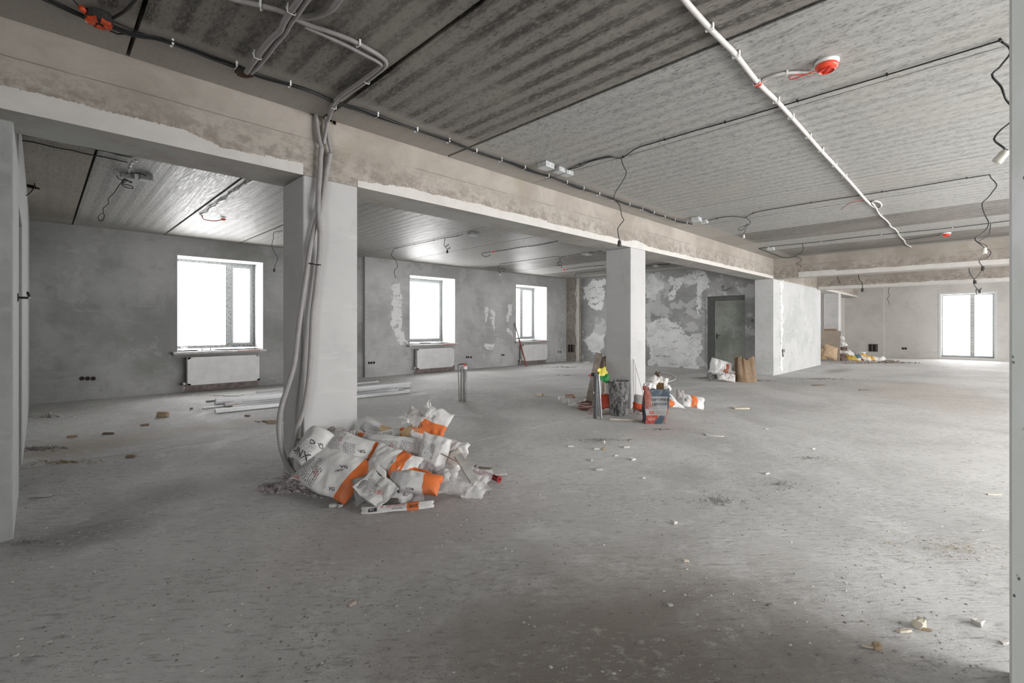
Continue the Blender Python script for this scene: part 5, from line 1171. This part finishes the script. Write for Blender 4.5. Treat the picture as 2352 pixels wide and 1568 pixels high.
Sack('plastic_packet',pt(1386,865,7.0),.18,.12,.018,65,-25,gr,'crumpled green packet hanging below the yellow one by the second column',52.3,crump=.03,cf=9,group=None,cat='packet')
Sack('sack',pt(1390,922,7.05),.16,.21,.10,75,5,sackmat('red_sack',(.52,.065,.03),dirty=.2),'crumpled red bag between the stand and the bin',53.1,crump=.02,cf=6,group=None,cat='bag')
Sack('plastic_bag',fl(1333,933)+UP*.07,.22,.15,.13,30,5,sackmat('white_bag',(.72,.72,.72),dirty=.1),'crumpled white plastic bag left of the boards at the second column',54.4,crump=.035,cf=8,group=None,cat='bag')
Sack('plastic_bag',fl(1317,934)+UP*.04,.17,.12,.08,30,-5,MATS['white_bag'],'smaller white bag at the left of the bigger one',55.4,crump=.03,cf=9,group=None,cat='bag')
Sack('plastic_bag',fl(1300,925)+UP*.05,.26,.20,.09,25,10,clear,'clear bag of brown scraps farthest left by the second column',56.1,crump=.03,cf=8,group=None,cat='bag')
Sack('paper_scrap',fl(1309,920)+UP*.07,.16,.09,.05,30,0,sackmat('rust_scrap',(.32,.15,.07)),'rust brown crumpled scrap on the clear bag',57.7,crump=.03,cf=10,group=None,cat='paper')
Sack('paper_scrap',fl(1345,922)+UP*.05,.26,.10,.06,30,14,sackmat('grey_scrap',(.45,.45,.44)),'grey crumpled wrap behind the white bags',58.2,crump=.03,cf=9,group=None,cat='paper')
# coil of brown cable
c=fl(1345,940); t=empty('cable_coil',(c.x,c.y,0)); tag(t,'coil of reddish brown cable on the floor left of the stand','cable coil')
ck=plain('brown_cable',(.20,.085,.065),.5,var=.2)
for i in range(9):
    rr=.11+.018*math.sin(i*2.3); h=.012+.011*i; MB().tube([(rr*1.05*math.cos(a*.2618)+.01*math.sin(i*3),rr*.9*math.sin(a*.2618)+.01*math.cos(i*2),h+.012*math.sin(a*.2618+i)) for a in range(25)],.0075,6,cap=False).build('loop',ck if i%3 else plain('pink_cable',(.45,.30,.28),.5),t,smooth=True)
cable('pale loop of thin cable at the foot of the stand',None,.006,mat=plain('pink_cable',(.45,.30,.28),.5),pts3=[fl(1356,947,.01),fl(1352,942,.05),fl(1360,938,.05),fl(1366,944,.02),fl(1360,951,.01),fl(1352,950,.01)],step=.015)
# rods against the column
t3=[at(1454.5,824,y=3.955),at(1458,893,y=3.90),at(1475,885,y=3.80)]
for a,b,l in ((at(1454.5,824,y=3.955),Vector((at(1457,936,y=3.90).x,3.90,.01)),'thin upright rod leaning on the second column face'),(at(1459.5,841,y=3.955),Vector((at(1461,936,y=3.88).x,3.88,.01)),'shorter thin rod beside the upright one on the column face'),(at(1455,825,y=3.95),Vector((at(1485,905,y=3.72).x,3.70,.02)),'slanting thin rod leaning on the second column face')):
    tag(MB().tube([a,b],.006,6).build('thin_rod',plain('grey_rod',(.40,.39,.38),.5)),l,'rod')
# grey topped orange sack behind the cement sack
Sack('sack',pt(1472,925,6.95),.22,.22,.14,80,-14,sackmat('grey_orange_sack',(.36,.355,.34),bands=((-.1,1.1,-.1,.46,(.55,.08,.025)),)),'leaning sack, grey above and dark orange below, left of the cement sack',61.2,crump=.012,group=None)
Sack('plastic_bag',fl(1470,952)+UP*.04,.18,.10,.08,30,0,sackmat('dim_bag',(.27,.24,.23)),'dim crumpled bag between the bin and the cement sack',62.2,crump=.03,cf=9,group=None,cat='bag')
# standing cement sack, a real open box of paper
def m_cement():
    m,nt,bs=NT('cement_sack_print'); uv=nt.nodes.new('ShaderNodeUVMap').outputs[0]; q=xyz(nt,uv); p=objc(nt)
    blue=(.035,.055,.075); gy=(.20,.205,.21); rd=(.26,.045,.03)
    c=mixc(nt,math_(nt,'GREATER_THAN',q[1],.80),gy,blue)
    def ins(u0,u1,v0,v1): return math_(nt,'MULTIPLY',math_(nt,'MULTIPLY',math_(nt,'GREATER_THAN',q[0],u0),math_(nt,'LESS_THAN',q[0],u1)),math_(nt,'MULTIPLY',math_(nt,'GREATER_THAN',q[1],v0),math_(nt,'LESS_THAN',q[1],v1)))
    d=math_(nt,'SUBTRACT',q[0],math_(nt,'MULTIPLY',math_(nt,'SUBTRACT',.8,q[1]),.45)); tri=math_(nt,'MULTIPLY',math_(nt,'LESS_THAN',d,.02),math_(nt,'MULTIPLY',math_(nt,'GREATER_THAN',q[1],.44),math_(nt,'LESS_THAN',q[1],.80)))
    c=mixc(nt,tri,c,rd); c=mixc(nt,ins(-.1,.62,-.1,.25),c,rd)
    d2=math_(nt,'ADD',q[0],math_(nt,'MULTIPLY',q[1],-1.1)); c=mixc(nt,math_(nt,'MULTIPLY',ins(.45,1.1,-.1,.25),math_(nt,'GREATER_THAN',d2,.42)),c,blue)
    c=mixc(nt,ins(-.1,1.1,.25,.42),c,(.25,.24,.235))
    ln=math_(nt,'GREATER_THAN',math_(nt,'SINE',math_(nt,'MULTIPLY',q[1],220)),.5); c=mixc(nt,math_(nt,'MULTIPLY',ins(.45,.95,.28,.39),ln),c,(.10,.10,.10))
    c=mixc(nt,ins(1.2,3,-.1,1.1),c,blue); c=mixc(nt,math_(nt,'MULTIPLY',ins(1.2,3,-.1,1.1),ramp(nt,noi(nt,p,9,4),.5,.6)),c,(.26,.08,.06))
    c=mixc(nt,ramp(nt,noi(nt,p,14,6,.7),.52,.72,0,.5),c,(.42,.39,.37)); setc(nt,bs,c,.6,.3); bump(nt,bs,noi(nt,p,22,5),.3,.006); return m
cm=m_cement(); base=fl(1500,970); 
V=[];F=[];UV=[]; nz=16; cs=[(-.135,-.10),(.135,-.09),(.15,.09),(-.12,.10)]; per=[]
for k in range(4):
    a,b_=cs[k],cs[(k+1)%4]
    for i in range(8): per.append((a[0]+(b_[0]-a[0])*i/8,a[1]+(b_[1]-a[1])*i/8,k,i/8))
np_=len(per)
for j in range(nz+1):
    z=.46*j/nz; wd=1+.10*math.sin(j/nz*3.1)+.10*(j/nz)
    for i in range(np_+1):
        x,y,k,u=per[i%np_]; 
        if i==np_: k,u=3,1.
        n=nvec(Vector((x*9,y*9,z*7)))*.016; P=CR*(x*wd+n.x+z*.10)+CF*(y*wd+n.y); V.append((P.x,P.y,z+(n.z*.8 if j==nz else 0))); UV.append((u if k==0 else 1.3+k*.3+u*.2,j/nz))
for j in range(nz):
    for i in range(np_): a=j*(np_+1)+i; F.append((a,a+1,a+np_+2,a+np_+1))
F.append(tuple(range(np_-1,-1,-1)))
t=empty('cement_sack',(base.x,base.y,.001)); tag(t,'open standing blue and red cement sack filled with rubbish','sack')
o=mesh('sack_wall',V,F,cm,t,uv=UV); sm=o.modifiers.new('thick','SOLIDIFY'); sm.thickness=.004
def cement_word(txt,u,v,h,mat):
    VV,FF=textmesh(txt); P=[]
    for p in VV:
        X=(u-.5)*.27+p.x*h; Z=v*.46+p.y*h; j=Z/.46; wd=1+.10*math.sin(j*3.1)+.10*j; n=nvec(Vector((X*9,-.095*9,Z*7)))*.016
        Q=CR*(X*wd+n.x+Z*.10)+CF*(-.098*wd+n.y-.004); P.append((Q.x,Q.y,Z))
    mesh('printed_word',P,FF,mat,t)
cement_word('ПОРТЛАНД',.58,.70,.046,M['ink']); cement_word('ЦЕМЕНТ',.62,.57,.046,M['ink']); cement_word('50',.28,.33,.06,M['redink']); cement_word('ЦЕМ',.3,.14,.05,plain('pale_red_print',(.55,.25,.2),.6))
flap=Sack('sack_flap',(0,0,0),.09,.26,.03,75,6,sackmat('red_flap',(.24,.07,.05),dirty=.3),None,63.3,crump=.012,group=None,cat=None); 
flap.o.parent=t; flap.o.matrix_world=Matrix.Translation(-CR*.135-CF*.10+UP*.36)@frame(80,4); 
for kk in ('category','label','group'):
    if kk in flap.o: del flap.o[kk]
if True:
    mw=flap.o.matrix_world.copy(); mw.translation=Vector((base.x,base.y,0))-CR*.105-CF*.105+UP*.35; flap.o.matrix_parent_inverse=Matrix(); flap.o.matrix_basis=Matrix.Translation(-CR*.105-CF*.105+UP*.35)@frame(80,4)
for i,(dx,dy,z,L_,W_,mt,lb) in enumerate(((-.07,-.02,.50,.14,.10,MATS['white_bag'],'crumpled white paper at the left of the cement sack mouth'),(.0,.05,.57,.17,.13,sackmat('trash_pinkwhite',(.60,.57,.55)),'crumpled white paper on top of the rubbish in the cement sack'),(.10,.03,.56,.14,.14,MATS['trash_pinkwhite'],'pale crumpled wrapper at the right of the rubbish in the cement sack'),(-.13,.0,.47,.11,.09,sackmat('trash_redwhite',(.62,.58,.56),bands=((.3,.6,-.1,1.1,(.5,.1,.08)),)),'red and white scrap spilling left of the cement sack mouth'),(.16,.0,.47,.08,.08,MATS['white_bag'],'small white scrap at the right rim of the cement sack'),(.04,.05,.65,.06,.05,sackmat('dark_trash',(.10,.075,.06)),'small dark crumpled bit topping the rubbish'))):
    Sack('paper_scrap',Vector((base.x,base.y,0))+CR*(dx+.04)+CF*dy+UP*z,L_,W_,.07,55,i*31,mt,lb,64+i*1.3,crump=.03,cf=9,group='rubbish in the cement sack',cat='paper',nu=18,nv=16)
cb=MB(); c0=Vector((base.x,base.y,.49))+CR*.09-CF*.02
o=plank('cardboard_piece',c0-UP*.05,c0+UP*.05,.11,.006,plain('brown_cardboard',(.20,.12,.05),.8),'brown cardboard square stuck in the cement sack mouth','cardboard',roll=0)
# MULTI sack and small sack to the right
mm=sackmat('multi_sack',(.68,.68,.68),bands=((-.1,.58,-.1,.62,ORG),),dirty=.1)
s=Sack('sack',pt(1545,925,6.9),.34,.28,.05,70,-27,mm,'white and orange sack lettered MULTI right of the cement sack',71.7,crump=.010,cf=3,taper=.95,group=None)
s.write('MULTI',.38,.80,.036,-38,plain('green_ink',(.04,.12,.11),.5)); s.write('e',.78,.45,.04,-20,M['redink'])
s=Sack('sack',pt(1592,922,7.25),.32,.20,.07,50,-12,sackmat('small_orange_sack',(.64,.635,.63),bands=((.38,.68,-.1,1.1,ORG),),text=((.08,.3,.3,.7,20),)),'small crumpled white sack with an orange stripe, rightmost of its group',72.9,crump=.03,cf=5,group=None)
s.write('A',.15,.45,.05,0,plain('green_ink',(.04,.12,.11),.5))
Sack('sack',fl(1562,918)+UP*.10,.14,.16,.06,70,0,sackmat('dim_grey_bag',(.34,.31,.30)),'dim grey brown bag between the lettered sack and the small orange one',73.3,crump=.02,cf=7,group=None)
# hose loop on the floor
hp=[fl(1500,854,.012),fl(1525,856,.012),fl(1545,860,.012),fl(1552,866,.012),fl(1550,871,.012),fl(1540,875,.012),fl(1528,877,.012)]
cable('white hose curving on the floor behind the cement sack',None,.012,mat=plain('white_hose',(.55,.55,.54),.5),pts3=hp,cat='hose',name='hose')
# ------------------------------------------------ two bags by the grey door
s=Sack('sack',pt(1655,846,11.35),.52,.42,.30,78,-16,sackmat('printed_white_bag',(.64,.635,.63),bands=((.66,.80,.25,.8,(.42,.10,.05)),),text=((.5,.62,.3,.6,12),)),'stuffed white sack with a rust coloured print left of the brown bag',81.2,crump=.05,cf=4,group=None,edge=2.4)
Sack('paper_scrap',pt(1668,866,11.1),.40,.20,.12,50,-10,sackmat('dirty_white_scrap',(.55,.53,.51)),'dirty white crumpled paper at the foot of the stuffed sack',82.2,crump=.06,cf=5,group=None,cat='paper')
Sack('paper_scrap',pt(1640,868,11.3),.34,.20,.12,45,20,sackmat('ash_scrap',(.16,.155,.15)),'dark ashy crumpled scrap left of the stuffed sack',83.2,crump=.05,cf=6,group=None,cat='paper')
Sack('paper_scrap',pt(1672,852,11.2),.36,.07,.04,60,-12,sackmat('rust_white_scrap',(.52,.46,.43),bands=((.2,.5,-.1,1.1,(.30,.10,.06)),)),'rust and white torn edge across the stuffed sack',84.2,crump=.03,cf=6,group=None,cat='paper')
kraft=m_plaster('kraft_paper',(.19,.13,.08),(.28,.20,.135),None,0,4,(.12,.08,.05),.2)
b=fl(1713,876); t=empty('paper_bag',(b.x,b.y,.001)); tag(t,'tall brown kraft paper bag standing in front of the grey door','bag')
V=[];F=[];n=48;nz=18
for j in range(nz+1):
    k=j/nz
    for i in range(n):
        a=2*math.pi*i/n; cx,cy=math.cos(a),math.sin(a)
        sq=(abs(cx)**3.2+abs(cy)**3.2)**(-1/3.2)
        pl=1+.16*k*math.sin(a*7+1.3)+.07*k*math.sin(a*13+2*k)+.06*noise.noise(Vector((cx*2,cy*2,k*3)))
        rx,ry=.235-.045*k,.16-.05*k**1.5; z=.56*k
        if k>.75: z+=(k-.75)*4*(.07*noise.noise(Vector((cx*1.8,cy*1.8,4)))+.05*cx*-.3+.03*math.sin(a*5))
        P=CR*(cx*sq*rx*pl-.03*k)+CF*(cy*sq*ry*pl); V.append((P.x,P.y,z))
for j in range(nz):
    for i in range(n): F.append((j*n+i,j*n+(i+1)%n,(j+1)*n+(i+1)%n,(j+1)*n+i))
F.append(tuple(range(n-1,-1,-1)))
o=mesh('bag_wall',V,F,kraft,t); m_=o.modifiers.new('thick','SOLIDIFY'); m_.thickness=.005
MB().prism([(r*math.cos(a),r*.6*math.sin(a)) for a,r in ((k*.5236,.15) for k in range(12))],.40,.42).build('bag_filling',rubd,t)
# ------------------------------------------------ far pile
p0=at(1934,827,x=21.0); 
a=Vector((20.9,3.86,0)); 
t=empty('leaning_board',(20.85,3.86,.002)); tag(t,'large grey brown board leaning against the farthest column','board')
o=MB().box(0,.03,0,.62,0,1.16,bev=.003).build('board_face',plain('brown_board',(.31,.26,.215),.8,var=.08,sc=3),t); o.rotation_euler=(0,R(14),0)
t=empty('leaning_board',(21.0,4.02,.002)); tag(t,'second board whose top edge shows above the large leaning board','board'); o=MB().box(0,.03,0,.40,0,1.22,bev=.003).build('board_face',plain('tan_board',(.27,.19,.13),.8),t); o.rotation_euler=(0,R(11),0)
plank('door_board',Vector((21.6,4.75,.01)),Vector((22.3,4.95,2.03)),.5,.04,plain('dark_brown_board',(.12,.085,.055),.8),'tall dark board leaning in the bay behind the farthest column','board',roll=90)
plank('wood_batten',Vector((20.9,4.52,.01)),Vector((21.25,4.56,1.45)),.05,.04,plain('light_batten',(.50,.46,.40),.7),'pale batten leaning beside the large board, left edge','batten')
s=Sack('insulation_roll',at(1907,808,x=20.55),.50,.50,.28,75,-20,plain('tan_insulation',(.44,.32,.21),.9,var=.25,sc=30,bmp=.6),'rounded tan bundle in front of the large leaning board',91.1,crump=.02,edge=2.2,group=None,cat='bundle')
s=Sack('paper_bag',at(1891,812,x=20.4),.22,.42,.12,80,0,plain('tan_paper',(.30,.21,.12),.9),'narrow brown bag at the left of the rounded bundle',91.9,crump=.02,group=None,cat='bag')
b=at(1977,815,x=22.6); b.z=0; t=empty('white_bucket',(b.x,b.y,0)); tag(t,'white plastic bucket standing behind the far pile','bucket')
MB().lathe([(0,0),(.13,0),(.155,.27),(.162,.275),(.162,.30),(.15,.30),(.125,.02),(0,.02)],24,cap=False).build('bucket_body',plain('white_bucket_plastic',(.62,.62,.61),.4),t,smooth=True); MB().lathe([(.16,.28),(.166,.285),(.166,.305),(.0,.308)],24,cap=False).build('lid',plain('white_bucket_plastic',(.62,.62,.61),.4),t,smooth=True)
cols=[('pale',(.62,.60,.56)),('ochre',(.48,.33,.05)),('cream',(.66,.60,.48)),('blue grey',(.10,.18,.22)),('amber',(.60,.33,.06)),('white',(.68,.67,.65)),('dark red',(.30,.04,.03)),('brown',(.10,.06,.045)),('off white',(.58,.56,.53)),('grey',(.36,.34,.33))]
pile=[(1935,777,.16,.16,8,'white torn scrap highest against the leaning board'),(1938,790,.22,.16,5,'white crumpled paper below the highest scrap'),(1939,800,.22,.14,7,'dark brown box-like bundle in the far pile'),(1945,806,.26,.18,0,'pinkish crumpled paper in the middle of the far pile'),(1936,820,.32,.28,7,'large dark brown bundle at the foot of the leaning board'),(1953,811,.26,.18,5,'white sack end above the ochre one in the far pile'),(1957,822,.42,.22,1,'ochre bag with a cream edge in the far pile'),(1972,818,.26,.16,3,'blue grey bag behind the striped sacks in the far pile'),(1965,829,.48,.14,2,'cream flattened sack at the front of the far pile'),(1983,822,.50,.15,2,'cream striped sack lying across the far pile'),(1995,820,.52,.15,4,'amber striped sack lying across the far pile'),(1978,830,.34,.10,6,'dark red flat bag under the striped sacks'),(2008,823,.30,.16,5,'white crumpled sack right of the amber one'),(2022,824,.36,.16,5,'last white sack on the right of the far pile'),(1918,829,.9,.3,9,'flat grey sheet on the floor left of the far pile'),(2000,831,.6,.16,8,'off white flattened paper at the right foot of the far pile')]
for i,(x,y,L_,W_,ci,lb) in enumerate(pile):
    tt=17.6; p=at(x,y,t=tt); nm,cc=cols[ci]; T_=.10 if i!=14 else .012
    Sack('sack' if L_>.3 else 'paper_scrap',p,L_,W_,T_,55 if i!=14 else 5,[-20,5,-10,0,10,-12,-8,5,-4,-28,-28,0,-10,15,0,0][i],sackmat('pile_'+nm.replace(' ','_'),cc),lb,100+i*1.7,crump=.04 if i!=14 else .01,cf=5,group='rubbish in the far pile',cat='sack' if L_>.3 else 'paper',nu=16,nv=12)
heap('rubble',2045,833,1.0,.25,420,.01,.05,.10,plain('grey_brown_rubble',(.28,.24,.215),.95,var=.3),'grey brown rubble tail at the right of the far pile',41)
heap('rubble',1975,834,1.4,.2,260,.01,.035,.03,plain('grey_brown_rubble',(.28,.24,.215),.95),'low rubble under the far pile',42)
